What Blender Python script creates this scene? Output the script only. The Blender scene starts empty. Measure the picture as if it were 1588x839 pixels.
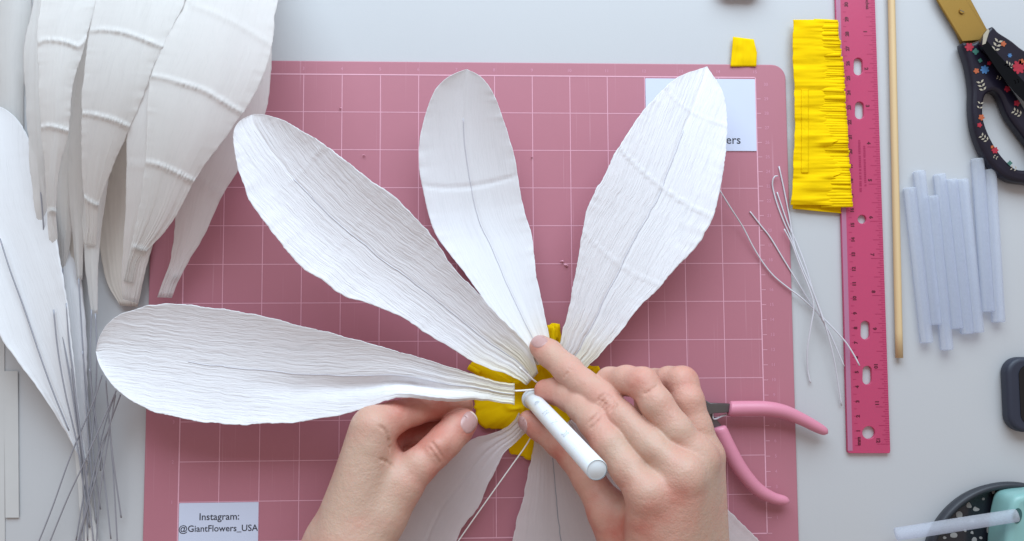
import bpy, bmesh, math, random
import numpy as np
from mathutils import Vector, Matrix

random.seed(7)
SC = bpy.context.scene
COL = SC.collection

# ------------------------------------------------------------------ camera
PW, PH, F = 1588.0, 839.0, 1291.43
IN = 0.0254
CX, CY, CZ = 7.505, 6.6735, 21.644            # camera over the mat grid, inches
def _rot(a, b, c):
    ca, sa, cb, sb, cc, s_ = math.cos(a), math.sin(a), math.cos(b), math.sin(b), math.cos(c), math.sin(c)
    return (np.array([[1,0,0],[0,ca,-sa],[0,sa,ca]]) @ np.array([[cb,0,sb],[0,1,0],[-sb,0,cb]])
            @ np.array([[cc,-s_,0],[s_,cc,0],[0,0,1]]))
RM = _rot(-0.069276, -0.042591, -0.005441)
CAMZ = CZ*IN
cam_d = bpy.data.cameras.new('camera'); cam = bpy.data.objects.new('camera', cam_d); COL.objects.link(cam)
rx, dn, fw = [Vector((v[0], -v[1], -v[2])) for v in RM]
m = Matrix.Identity(4)
for i, ax in enumerate((rx, -dn, -fw)):
    for j in range(3): m[j][i] = ax[j]
m.translation = Vector((0, 0, CAMZ)); cam.matrix_world = m
cam_d.sensor_width = 36; cam_d.lens = F/PW*36; cam_d.clip_start = .01; cam_d.clip_end = 20
SC.camera = cam

def P(px, py, z=0.0):
    """the point of the workshop table plane raised to height z (metres) that was measured at px, py"""
    d = RM.T @ np.array([(px-PW/2)/F, (py-PH/2)/F, 1.0])
    t = (CAMZ-z)/d[2]
    return Vector((d[0]*t, -d[1]*t, z))
def PA(px, py, z):
    px, py, z = np.broadcast_arrays(np.asarray(px, float), np.asarray(py, float), np.asarray(z, float))
    d = np.stack([(px-PW/2)/F, (py-PH/2)/F, np.ones_like(px)], -1) @ RM
    t = (CAMZ-z)/d[..., 2]
    return np.stack([d[..., 0]*t, -d[..., 1]*t, z], -1)
def M(X, Y, z=0.0):            # mat grid inches -> metres
    return Vector(((X-CX)*IN, -(Y-CY)*IN, z))

# ------------------------------------------------------------------ light
w = bpy.data.worlds.new('World'); SC.world = w; w.use_nodes = True
bg = w.node_tree.nodes['Background']
bg.inputs['Color'].default_value = (1.0, 0.89, 0.85, 1); bg.inputs['Strength'].default_value = 0.40
def area(name, loc, target, size, power, col):
    l = bpy.data.lights.new(name, 'AREA'); l.shape = 'RECTANGLE'; l.size, l.size_y = size
    l.energy = power; l.color = col
    o = bpy.data.objects.new(name, l); COL.objects.link(o); o.location = loc
    o.rotation_euler = (Vector(target)-Vector(loc)).to_track_quat('-Z', 'Y').to_euler()
    return o
area('window_light', (.04, .92, .66), (0, .04, 0), (1.5, .8), 20.5, (.685, .855, 1.0))
SC.view_settings.view_transform = 'Standard'; SC.view_settings.look = 'None'
SC.view_settings.exposure = .17; SC.view_settings.gamma = 1
SC.render.engine = 'CYCLES'
SC.cycles.max_bounces = 8; SC.cycles.use_denoising = True

# ------------------------------------------------------------------ helpers
def tag(o, label=None, cat=None, group=None, kind=None):
    if label: o['label'] = label
    if cat: o['category'] = cat
    if group: o['group'] = group
    if kind: o['kind'] = kind
    return o
def empty(name, loc, label, cat, group=None):
    o = bpy.data.objects.new(name, None); COL.objects.link(o); o.location = loc
    o.empty_display_size = .01
    return tag(o, label, cat, group)
def link_mesh(name, me, mat, parent=None, smooth=True):
    o = bpy.data.objects.new(name, me); COL.objects.link(o)
    if mat: me.materials.append(mat)
    if smooth and len(me.polygons): me.polygons.foreach_set('use_smooth', [True]*len(me.polygons))
    if parent:
        o.parent = parent
        org = Vector((0, 0, 0)); p = parent
        while p: org += p.location; p = p.parent
        o.location = -org
    return o
def mesh(name, V, Fc, mat, parent=None, smooth=True):
    me = bpy.data.meshes.new(name)
    me.from_pydata([tuple(v) for v in V], [], [tuple(int(i) for i in f) for f in Fc]); me.update()
    return link_mesh(name, me, mat, parent, smooth)
def from_bm(name, bm, mat, parent=None, smooth=True):
    me = bpy.data.meshes.new(name); bm.to_mesh(me); bm.free()
    return link_mesh(name, me, mat, parent, smooth)

def vnoise(x, seed=0):
    x = np.asarray(x, float); r = np.random.RandomState(seed).rand(4096)*2-1
    i = np.floor(x).astype(int); f = x-i; f = f*f*(3-2*f)
    return r[i % 4096]*(1-f)+r[(i+1) % 4096]*f
def vnoise2(x, y, seed=0):
    x, y = np.broadcast_arrays(np.asarray(x, float), np.asarray(y, float))
    r = np.random.RandomState(seed).rand(256, 256)*2-1
    i = np.floor(x).astype(int); j = np.floor(y).astype(int); f = x-i; g = y-j
    f = f*f*(3-2*f); g = g*g*(3-2*g); a, b, c, d = i % 256, (i+1) % 256, j % 256, (j+1) % 256
    return (r[a, c]*(1-f)+r[b, c]*f)*(1-g)+(r[a, d]*(1-f)+r[b, d]*f)*g
def spline(pts, n, closed=False):
    """Catmull-Rom through pts (any dimension), resampled to n by arc length"""
    p = np.array(pts, float)
    if closed: p = np.vstack([p[-1:], p, p[:2]])
    else: p = np.vstack([2*p[0]-p[1], p, 2*p[-1]-p[-2]])
    out = []
    for i in range(1, len(p)-2):
        t = np.linspace(0, 1, 12, endpoint=False)[:, None]
        a, b, c, d = p[i-1], p[i], p[i+1], p[i+2]
        out.append(.5*((2*b)+(-a+c)*t+(2*a-5*b+4*c-d)*t*t+(-a+3*b-3*c+d)*t**3))
    out = np.vstack(out+[p[-2:-1]])
    s = np.r_[0, np.cumsum(np.linalg.norm(np.diff(out, axis=0), axis=1))]
    q = np.linspace(0, s[-1], n, endpoint=not closed)
    return np.stack([np.interp(q, s, out[:, k]) for k in range(out.shape[1])], 1)

def tube_geo(pts, rad, seg=8):
    pts = [Vector(p) for p in pts]; n = len(pts)
    rad = rad if hasattr(rad, '__len__') else [rad]*n
    V, Fc = [], []; up = None
    for i, p in enumerate(pts):
        t = (pts[min(i+1, n-1)]-pts[max(i-1, 0)]).normalized()
        if up is None:
            up = Vector((0, 0, 1)) if abs(t.z) < .9 else Vector((1, 0, 0))
        s = t.cross(up).normalized(); up = s.cross(t).normalized()
        for k in range(seg):
            a = 2*math.pi*k/seg
            V.append(p+(s*math.cos(a)+up*math.sin(a))*rad[i])
    for i in range(n-1):
        for k in range(seg):
            a, b = i*seg+k, i*seg+(k+1) % seg
            Fc.append((a, b, b+seg, a+seg))
    Fc.append(tuple(range(seg))[::-1]); Fc.append(tuple((n-1)*seg+k for k in range(seg)))
    return V, Fc
def tube(name, pts, rad, mat, parent=None, seg=8):
    V, Fc = tube_geo(pts, rad, seg)
    return mesh(name, V, Fc, mat, parent)
def wire_pts(px, n=40, z0=.001):
    """px: list of (px,py[,z])"""
    q = spline([(a[0], a[1], a[2] if len(a) > 2 else z0) for a in px], n)
    return [P(*r) for r in q]

def flat_shape(name, loops, z0, z1, mat, parent=None, bevel=0.0, smooth=False):
    """extruded flat plate; loops are lists of world xy, first is the outline and the others holes"""
    cu = bpy.data.curves.new(name, 'CURVE'); cu.dimensions = '2D'; cu.fill_mode = 'BOTH'
    for lp in loops:
        s = cu.splines.new('POLY'); s.points.add(len(lp)-1); s.use_cyclic_u = True
        for i, q in enumerate(lp): s.points[i].co = (q[0], q[1], 0, 1)
    cu.extrude = max((z1-z0)/2-bevel, 1e-6); cu.bevel_depth = bevel; cu.bevel_resolution = 3
    if bevel: cu.offset = -bevel
    o = bpy.data.objects.new('tmp', cu); COL.objects.link(o)
    me = bpy.data.meshes.new_from_object(o.evaluated_get(bpy.context.evaluated_depsgraph_get()))
    bpy.data.objects.remove(o); bpy.data.curves.remove(cu)
    me.name = name
    me.transform(Matrix.Translation((0, 0, (z0+z1)/2))); me.materials.clear()
    o = link_mesh(name, me, mat, parent, smooth)
    return o
def rrect(x0, y0, x1, y1, r, n=6):
    out = []
    for cx, cy, a0 in ((x1-r, y1-r, 0), (x0+r, y1-r, 90), (x0+r, y0+r, 180), (x1-r, y0+r, 270)):
        for k in range(n+1):
            a = math.radians(a0+90*k/n); out.append((cx+r*math.cos(a), cy+r*math.sin(a)))
    return out
_fonts = {}
def text(name, s, loc, size, rot, mat, parent=None, align='CENTER', bold=0.0, squash=1.0):
    cu = bpy.data.curves.new(name, 'FONT'); cu.body = s; cu.size = size; cu.align_x = align; cu.align_y = 'CENTER'
    cu.offset = bold; cu.resolution_u = 3
    o = bpy.data.objects.new('tmp', cu); COL.objects.link(o)
    me = bpy.data.meshes.new_from_object(o.evaluated_get(bpy.context.evaluated_depsgraph_get()))
    bpy.data.objects.remove(o); bpy.data.curves.remove(cu)
    me.name = name; me.materials.clear()
    me.transform(Matrix.Translation(loc) @ Matrix.Rotation(rot, 4, 'Z') @ Matrix.Diagonal((squash, 1, 1, 1)))
    return link_mesh(name, me, mat, parent, False)

# ------------------------------------------------------------------ materials
def srgb(r, g, b):
    f = lambda c: (c/255/12.92) if c/255 <= .04045 else ((c/255+.055)/1.055)**2.4
    return (f(r), f(g), f(b), 1)
class NT:
    def __init__(s, name):
        s.m = bpy.data.materials.new(name); s.m.use_nodes = True; s.t = s.m.node_tree
        s.b = s.t.nodes['Principled BSDF']; s.out = s.t.nodes['Material Output']
    def n(s, typ, **kw):
        x = s.t.nodes.new(typ)
        for k, v in kw.items():
            if hasattr(x, k): setattr(x, k, v)
            else: x.inputs[k.replace('_', ' ')].default_value = v
        return x
    def l(s, a, b): s.t.links.new(a, b)
def mat(name, col, rough=.5, metal=0.0, var=0.05, vscale=60, bump=0.0, bscale=400, spec=.5, coat=0, trans=0, sss=0, stretch=None, ior=None):
    s = NT(name); b = s.b
    b.inputs['Roughness'].default_value = rough; b.inputs['Metallic'].default_value = metal
    b.inputs['Specular IOR Level'].default_value = spec
    b.inputs['Coat Weight'].default_value = coat
    b.inputs['Transmission Weight'].default_value = trans
    if ior: b.inputs['IOR'].default_value = ior
    if sss:
        b.inputs['Subsurface Weight'].default_value = sss; b.inputs['Subsurface Scale'].default_value = .004
        b.inputs['Subsurface Radius'].default_value = (1, .6, .5)
    tc = s.n('ShaderNodeTexCoord'); src = tc.outputs['Object']
    if stretch:
        mp = s.n('ShaderNodeMapping'); mp.inputs['Scale'].default_value = stretch; s.l(src, mp.inputs['Vector']); src = mp.outputs[0]
    no = s.n('ShaderNodeTexNoise'); no.inputs['Scale'].default_value = vscale; no.inputs['Detail'].default_value = 6
    s.l(src, no.inputs['Vector'])
    mx = s.n('ShaderNodeMix', data_type='RGBA')
    c = Vector(col[:3]); mx.inputs['A'].default_value = (*(c*(1-var)), 1); mx.inputs['B'].default_value = (*[min(1, v) for v in c*(1+var)], 1)
    s.l(no.outputs['Fac'], mx.inputs['Factor']); s.l(mx.outputs['Result'], b.inputs['Base Color'])
    if bump:
        nb = s.n('ShaderNodeTexNoise'); nb.inputs['Scale'].default_value = bscale; nb.inputs['Detail'].default_value = 4
        s.l(src, nb.inputs['Vector'])
        bp = s.n('ShaderNodeBump'); bp.inputs['Strength'].default_value = bump; bp.inputs['Distance'].default_value = .001
        s.l(nb.outputs['Fac'], bp.inputs['Height']); s.l(bp.outputs[0], b.inputs['Normal'])
    return s.m

def crepe(name, col, trans=.25, grain=.45, strength=1.0, var=.05, warm=None, sheer=0):
    """crepe paper: fine grain running along the sheet (uv in millimetres: x across, y along)"""
    s = NT(name); b = s.b
    b.inputs['Roughness'].default_value = .95; b.inputs['Specular IOR Level'].default_value = .06
    uv = s.n('ShaderNodeUVMap'); uv.uv_map = 'mm'
    hs = []
    for sx, sy, sc in ((grain, .045, 1.0), (grain*2.1, .11, .55), (.12, .02, .5)):
        mp = s.n('ShaderNodeMapping'); mp.inputs['Scale'].default_value = (sx, sy, 1); s.l(uv.outputs[0], mp.inputs['Vector'])
        no = s.n('ShaderNodeTexNoise'); no.inputs['Scale'].default_value = 1; no.inputs['Detail'].default_value = 3; no.inputs['Distortion'].default_value = .45
        s.l(mp.outputs[0], no.inputs['Vector'])
        mu = s.n('ShaderNodeMath', operation='MULTIPLY'); mu.inputs[1].default_value = sc; s.l(no.outputs['Fac'], mu.inputs[0]); hs.append(mu)
    a1 = s.n('ShaderNodeMath', operation='ADD'); s.l(hs[0].outputs[0], a1.inputs[0]); s.l(hs[1].outputs[0], a1.inputs[1])
    a2 = s.n('ShaderNodeMath', operation='ADD'); s.l(a1.outputs[0], a2.inputs[0]); s.l(hs[2].outputs[0], a2.inputs[1])
    bp = s.n('ShaderNodeBump'); bp.inputs['Strength'].default_value = strength; bp.inputs['Distance'].default_value = .0007
    s.l(a2.outputs[0], bp.inputs['Height']); s.l(bp.outputs[0], b.inputs['Normal'])
    rp = s.n('ShaderNodeValToRGB'); c = Vector(col[:3])
    rp.color_ramp.elements[0].position = .6; rp.color_ramp.elements[0].color = (*(c*(1-var*1.6)), 1)
    rp.color_ramp.elements[1].position = 1.3 if False else 1.0; rp.color_ramp.elements[1].color = (*[min(1, x) for x in c*(1+var*.5)], 1)
    s.l(a2.outputs[0], rp.inputs[0])
    colout = rp.outputs[0]
    if warm:                                     # warm glow painted into the colour at the base end of the sheet
        at = s.n('ShaderNodeAttribute', attribute_name='base')
        mx = s.n('ShaderNodeMix', data_type='RGBA'); mx.inputs['B'].default_value = warm
        s.l(at.outputs['Fac'], mx.inputs['Factor']); s.l(colout, mx.inputs['A']); colout = mx.outputs['Result']
    s.l(colout, b.inputs['Base Color'])
    tr = s.n('ShaderNodeBsdfTranslucent'); s.l(colout, tr.inputs['Color']); s.l(bp.outputs[0], tr.inputs['Normal'])
    ms = s.n('ShaderNodeMixShader'); ms.inputs[0].default_value = trans
    s.l(b.outputs[0], ms.inputs[1]); s.l(tr.outputs[0], ms.inputs[2])
    if sheer:
        tp = s.n('ShaderNodeBsdfTransparent'); m2 = s.n('ShaderNodeMixShader'); m2.inputs[0].default_value = sheer
        s.l(ms.outputs[0], m2.inputs[1]); s.l(tp.outputs[0], m2.inputs[2]); ms = m2
    s.l(ms.outputs[0], s.out.inputs[0])
    return s.m

M_table = mat('white_laminate', (.52, .52, .53, 1), rough=.4, var=.02, vscale=8, bump=.04, bscale=900, spec=.4)
M_mat = mat('pink_self_healing_mat', (.45, .168, .212, 1), rough=.46, var=.05, vscale=14, bump=.06, bscale=2500, spec=.45)
def scuff(m_, amt, col):
    t = m_.node_tree; b_ = t.nodes['Principled BSDF']; src = b_.inputs['Base Color'].links[0].from_socket; tc = t.nodes.new('ShaderNodeTexCoord')
    for ang, sc_ in ((.5, 60), (-.9, 45), (1.45, 80)):
        mp = t.nodes.new('ShaderNodeMapping'); mp.inputs['Rotation'].default_value = (0, 0, ang); mp.inputs['Scale'].default_value = (sc_*14, sc_*.16, 1)
        t.links.new(tc.outputs['Object'], mp.inputs['Vector'])
        no = t.nodes.new('ShaderNodeTexNoise'); no.inputs['Scale'].default_value = 1; no.inputs['Detail'].default_value = 2; t.links.new(mp.outputs[0], no.inputs['Vector'])
        mr = t.nodes.new('ShaderNodeMapRange'); mr.inputs['From Min'].default_value = .69; mr.inputs['From Max'].default_value = .78; mr.inputs['To Max'].default_value = amt
        t.links.new(no.outputs['Fac'], mr.inputs['Value'])
        mx = t.nodes.new('ShaderNodeMix'); mx.data_type = 'RGBA'; mx.inputs['B'].default_value = col
        t.links.new(mr.outputs[0], mx.inputs['Factor']); t.links.new(src, mx.inputs['A']); src = mx.outputs['Result']
    t.links.new(src, b_.inputs['Base Color'])
scuff(M_mat, .35, (.62, .34, .40, 1)); scuff(M_table, .12, (.42, .42, .44, 1))
M_matprint = mat('pale_pink_print', (.75, .39, .48, 1), rough=.5, var=.12, vscale=300)
M_matfaint = mat('faint_pink_print', (.60, .27, .36, 1), rough=.5, var=.1, vscale=300)
M_card = mat('white_card', (.60, .64, .78, 1), rough=.6, var=.01)
M_ink = mat('dark_ink', (.03, .03, .045, 1), rough=.6, var=.1)
M_petal = crepe('white_crepe_paper', (.90, .89, .91, 1), trans=.22, grain=.66, strength=.80, var=.06, warm=(.86, .80, .62, 1))
M_petal_soft = crepe('white_crepe_paper_soft', (.89, .89, .91, 1), trans=.18, grain=.8, strength=.22, var=.03, warm=(.88, .82, .66, 1))
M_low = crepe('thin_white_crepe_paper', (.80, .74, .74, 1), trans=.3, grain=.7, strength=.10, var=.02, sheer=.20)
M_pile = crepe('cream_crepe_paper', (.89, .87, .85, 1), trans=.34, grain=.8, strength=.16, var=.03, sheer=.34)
M_yellow = crepe('yellow_crepe_paper', (.98, .655, .004, 1), trans=.2, grain=.35, strength=.22, var=.08)
M_wire = mat('grey_wire', (.33, .33, .37, 1), rough=.5, metal=.2, var=.06)
M_rib = mat('hidden_wire_grey', (.60, .59, .64, 1), rough=.8)
M_wirew = mat('paper_covered_wire', (.62, .60, .64, 1), rough=.6, var=.08)
M_thread = mat('white_cotton_thread', (.85, .83, .80, 1), rough=.8, var=.1, vscale=2000)
M_wood = mat('pale_wood', (.66, .47, .25, 1), rough=.6, var=.14, vscale=500, stretch=(1, .02, 1), bump=.1)
M_pliers = mat('pink_rubber', (.66, .24, .33, 1), rough=.42, var=.04, vscale=90, spec=.5, bump=.05)
M_steel = mat('dark_steel', (.16, .15, .15, 1), rough=.38, metal=.9, var=.2)
M_gold = mat('gold_titanium', (.34, .20, .045, 1), rough=.5, metal=.75, var=.1, stretch=(1, 1, 1), vscale=50)
M_navy = mat('dark_handle', (.010, .008, .018, 1), rough=.35, var=.5, vscale=70, coat=.15, spec=.3)
M_red = mat('red_print', (.36, .02, .04, 1), rough=.3, var=.3, vscale=400)
M_orange = mat('orange_print', (.42, .10, .04, 1), rough=.3, var=.3, vscale=400)
M_blue = mat('blue_print', (.06, .16, .34, 1), rough=.3, var=.3, vscale=400)
M_cream = mat('cream_print', (.40, .35, .27, 1), rough=.3, var=.2, vscale=400)
M_green = mat('teal_print', (.05, .15, .12, 1), rough=.3, var=.2, vscale=400)
M_mint = mat('mint_plastic', (.24, .45, .43, 1), rough=.35, var=.03)
M_hole = mat('dark_cavity', (.03, .10, .10, 1), rough=.6, var=.2)
M_phone = mat('navy_rubber_case', (.022, .026, .045, 1), rough=.5, var=.1)
M_glass = mat('black_glass', (.004, .004, .006, 1), rough=.12, var=.1)
M_dish = mat('black_terrazzo', (.010, .010, .016, 1), rough=.2, var=.3, coat=.3)
M_rim = mat('charcoal_silicone', (.03, .033, .042, 1), rough=.5, var=.1)
M_fleck = mat('stone_fleck', (.30, .29, .28, 1), rough=.5, var=.25, vscale=300)
M_pipe = mat('white_pex_plastic', (.80, .84, .87, 1), rough=.32, var=.02, sss=.15, spec=.5)
M_pipecap = mat('white_plug', (.70, .73, .75, 1), rough=.4, var=.06, vscale=200)
M_pipeink = mat('faded_grey_ink', (.56, .61, .66, 1), rough=.5, var=.3, vscale=900)
M_nail = mat('fingernail', (.54, .30, .275, 1), rough=.3, var=.06, spec=.5, sss=.2, coat=.15)
M_nailtip = mat('fingernail_tip', (.84, .70, .66, 1), rough=.3, var=.04)
def ruler_mat():
    s = NT('translucent_pink_plastic'); b = s.b
    b.inputs['Base Color'].default_value = (.66, .095, .21, 1); b.inputs['Roughness'].default_value = .3
    tr = s.n('ShaderNodeBsdfTransparent'); tr.inputs['Color'].default_value = (.95, .35, .55, 1)
    no = s.n('ShaderNodeTexNoise'); no.inputs['Scale'].default_value = 20
    mr = s.n('ShaderNodeMapRange'); mr.inputs['To Min'].default_value = .30; mr.inputs['To Max'].default_value = .40
    s.l(no.outputs['Fac'], mr.inputs['Value'])
    ms = s.n('ShaderNodeMixShader'); s.l(mr.outputs[0], ms.inputs[0]); s.l(b.outputs[0], ms.inputs[1]); s.l(tr.outputs[0], ms.inputs[2]); s.l(ms.outputs[0], s.out.inputs[0])
    return s.m
M_ruler = ruler_mat()
M_rink = mat('ruler_ink', (.10, .003, .02, 1), rough=.5, var=.1)
M_rtick = mat('ruler_tick_ink', (.34, .012, .075, 1), rough=.5, var=.1)
def glue_mat(lo=.62, hi=.70, nm='clear_hot_glue'):
    s = NT(nm); b = s.b
    b.inputs['Base Color'].default_value = (.74, .76, .82, 1); b.inputs['Roughness'].default_value = .6; b.inputs['Specular IOR Level'].default_value = .2
    b.inputs['Subsurface Weight'].default_value = .6; b.inputs['Subsurface Scale'].default_value = .01
    b.inputs['Subsurface Radius'].default_value = (1, 1, 1)
    no = s.n('ShaderNodeTexNoise'); no.inputs['Scale'].default_value = 60
    mr = s.n('ShaderNodeMapRange'); mr.inputs['To Min'].default_value = lo; mr.inputs['To Max'].default_value = hi; s.l(no.outputs['Fac'], mr.inputs['Value'])
    tr = s.n('ShaderNodeBsdfTransparent'); tr.inputs['Color'].default_value = (.9, .93, 1, 1)
    ms = s.n('ShaderNodeMixShader'); s.l(mr.outputs[0], ms.inputs[0]); s.l(b.outputs[0], ms.inputs[1]); s.l(tr.outputs[0], ms.inputs[2]); s.l(ms.outputs[0], s.out.inputs[0])
    return s.m
M_glue = glue_mat(); M_glue2 = glue_mat(.62, .72, 'clearer_hot_glue')
def skin_mat():
    s = NT('skin'); b = s.b
    at = s.n('ShaderNodeAttribute', attribute_name='tint')
    no = s.n('ShaderNodeTexNoise'); no.inputs['Scale'].default_value = 55; no.inputs['Detail'].default_value = 5
    tc = s.n('ShaderNodeTexCoord'); s.l(tc.outputs['Object'], no.inputs['Vector'])
    ad = s.n('ShaderNodeMath', operation='MULTIPLY_ADD'); ad.inputs[1].default_value = .9; s.l(no.outputs['Fac'], ad.inputs[0])
    sb = s.n('ShaderNodeMath', operation='SUBTRACT'); sb.inputs[1].default_value = .45; s.l(at.outputs['Fac'], sb.inputs[0]); s.l(sb.outputs[0], ad.inputs[2])
    rp = s.n('ShaderNodeValToRGB'); e = rp.color_ramp.elements
    e[0].position = 0; e[0].color = (.56, .37, .28, 1); e[1].position = 1; e[1].color = (.50, .12, .085, 1)
    x = e.new(.5); x.color = (.60, .31, .24, 1)
    s.l(ad.outputs[0], rp.inputs[0]); s.l(rp.outputs[0], b.inputs['Base Color'])
    b.inputs['Roughness'].default_value = .48; b.inputs['Specular IOR Level'].default_value = .35
    b.inputs['Subsurface Weight'].default_value = .16; b.inputs['Subsurface Scale'].default_value = .003
    b.inputs['Subsurface Radius'].default_value = (1, .35, .2)
    vo = s.n('ShaderNodeTexVoronoi'); vo.inputs['Scale'].default_value = 900; s.l(tc.outputs['Object'], vo.inputs['Vector'])
    n2 = s.n('ShaderNodeTexNoise'); n2.inputs['Scale'].default_value = 260; n2.inputs['Detail'].default_value = 4; s.l(tc.outputs['Object'], n2.inputs['Vector'])
    a = s.n('ShaderNodeMath', operation='MULTIPLY_ADD'); a.inputs[1].default_value = .25; s.l(vo.outputs['Distance'], a.inputs[0]); s.l(n2.outputs['Fac'], a.inputs[2])
    bp = s.n('ShaderNodeBump'); bp.inputs['Strength'].default_value = .55; bp.inputs['Distance'].default_value = .0008
    s.l(a.outputs[0], bp.inputs['Height']); s.l(bp.outputs[0], b.inputs['Normal'])
    return s.m
M_skin = skin_mat()

# ------------------------------------------------------------------ setting
TZ = -.002                                       # table surface; the mat top is z = 0
o = flat_shape('tabletop', [rrect(-1.1, -.75, 1.1, .75, .01)], TZ-.03, TZ, M_table, bevel=.002)
tag(o, kind='structure')

# ------------------------------------------------------------------ cutting mat
mt = empty('cutting_mat', M(7.5, 6, TZ), 'pink gridded cutting mat lying under the flower in the middle of the table', 'cutting mat')
c0, c1 = M(-.86, 12.75), M(15.83, -.36)
flat_shape('board', [rrect(c0.x, c0.y, c1.x, c1.y, .0095)], TZ+.0001, 0, M_mat, mt, bevel=.0006)
Vg, Fg = [], []
def strip(X0, Y0, X1, Y1, hw, z=.00006):
    a, b = M(X0, Y0), M(X1, Y1); d = (b-a).normalized(); n = Vector((-d.y, d.x, 0))*hw
    k = len(Vg); Vg.extend([(p.x, p.y, z) for p in (a-n, b-n, b+n, a+n)]); Fg.append((k, k+1, k+2, k+3))
for i in range(1, 15): strip(i, .012, i, 11.988, .00022)
for j in range(1, 12): strip(.012, j, 14.988, j, .00022, .00009)
mesh('grid_lines', Vg, Fg, M_matprint, mt, False)
Vg, Fg = [], []
for a in ((0, 0, 15, 0), (0, 12, 15, 12), (0, 0, 0, 12), (15, 0, 15, 12)): strip(*a, .00038, .00012)
for k in range(0, 30):
    Y = 12-k/2.54
    if Y > 0: strip(15.02, Y, 15.13, Y, .00018, .00012)
mesh('border_lines', Vg, Fg, M_matprint, mt, False)
for i in range(1, 16): text('printed_number', str(i), M(i-.01, -.15, .00006), .0030, 0, M_matfaint, mt)
for k in range(1, 31): text('printed_number', str(k), M(15.28, 12-k/2.54, .00006), .0030, 0, M_matfaint, mt)
for k in range(1, 12): text('printed_number', str(k), M(-.16, 12-k, .00006), .0030, 0, M_matfaint, mt)

# name cards on the mat
def card(X0, Y0, X1, Y1, lines, label, tilt=0):
    a, b = M(X0, Y1), M(X1, Y0)
    e = empty('name_card', ((a.x+b.x)/2, (a.y+b.y)/2, .0002), label, 'card')
    flat_shape('paper', [rrect(a.x, a.y, b.x, b.y, .0004, 2)], .0002, .0006, M_card, e)
    for s, X, Y, sz, al in lines: text('printed_text', s, M(X, Y, .00068), sz, tilt, M_ink, e, al, .00006)
    return e
card(.03, 11.02, 2.0, 12.4, [('Instagram:', 1.03, 11.37, .0062, 'CENTER'), ('@GiantFlowers_USA', 1.01, 11.66, .0057, 'CENTER')],
     'white card with an Instagram handle, at the lower left corner of the mat')
card(12.02, .05, 14.98, 2.0, [('Flowers', 14.56, 1.71, .0082, 'RIGHT')], 'white card at the upper right corner of the mat, partly under a petal')

# little scraps lying on the mat
def scrap(px, py, s, label, n=5, seed=1):
    rnd = random.Random(seed); c = P(px, py, .0008); V = []
    for k in range(n*2):
        a = math.pi*2*k/(n*2); r = s*(.45+.6*rnd.random())
        V.append((c.x+r*math.cos(a), c.y+r*math.sin(a)*.6, .0004+.0008*rnd.random()))
    V.append((c.x, c.y, .002)); m_ = len(V)-1
    bm = bmesh.new(); vs = [bm.verts.new(v) for v in V]
    for k in range(n*2): bm.faces.new((vs[k], vs[(k+1) % (n*2)], vs[m_]))
    o = from_bm('paper_scrap', bm, M_matprint, None, False); tag(o, label, 'paper scrap', 'specks of paper on the mat')
scrap(872, 405, .0016, 'small curled pale speck on the mat, upper of two between the top and right petals', seed=3)
scrap(878, 411, .0020, 'small pale speck on the mat right of the top petal, lower one of two', seed=4)
scrap(528, 168, .0012, 'tiny pale speck on a grid line near the top of the mat', seed=5)
scrap(564, 241, .0013, 'tiny pale speck beside the upper edge of the diagonal petal', seed=6)
scrap(825, 243, .0010, 'tiny pale speck on a grid line right of the top petal', seed=7)

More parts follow.
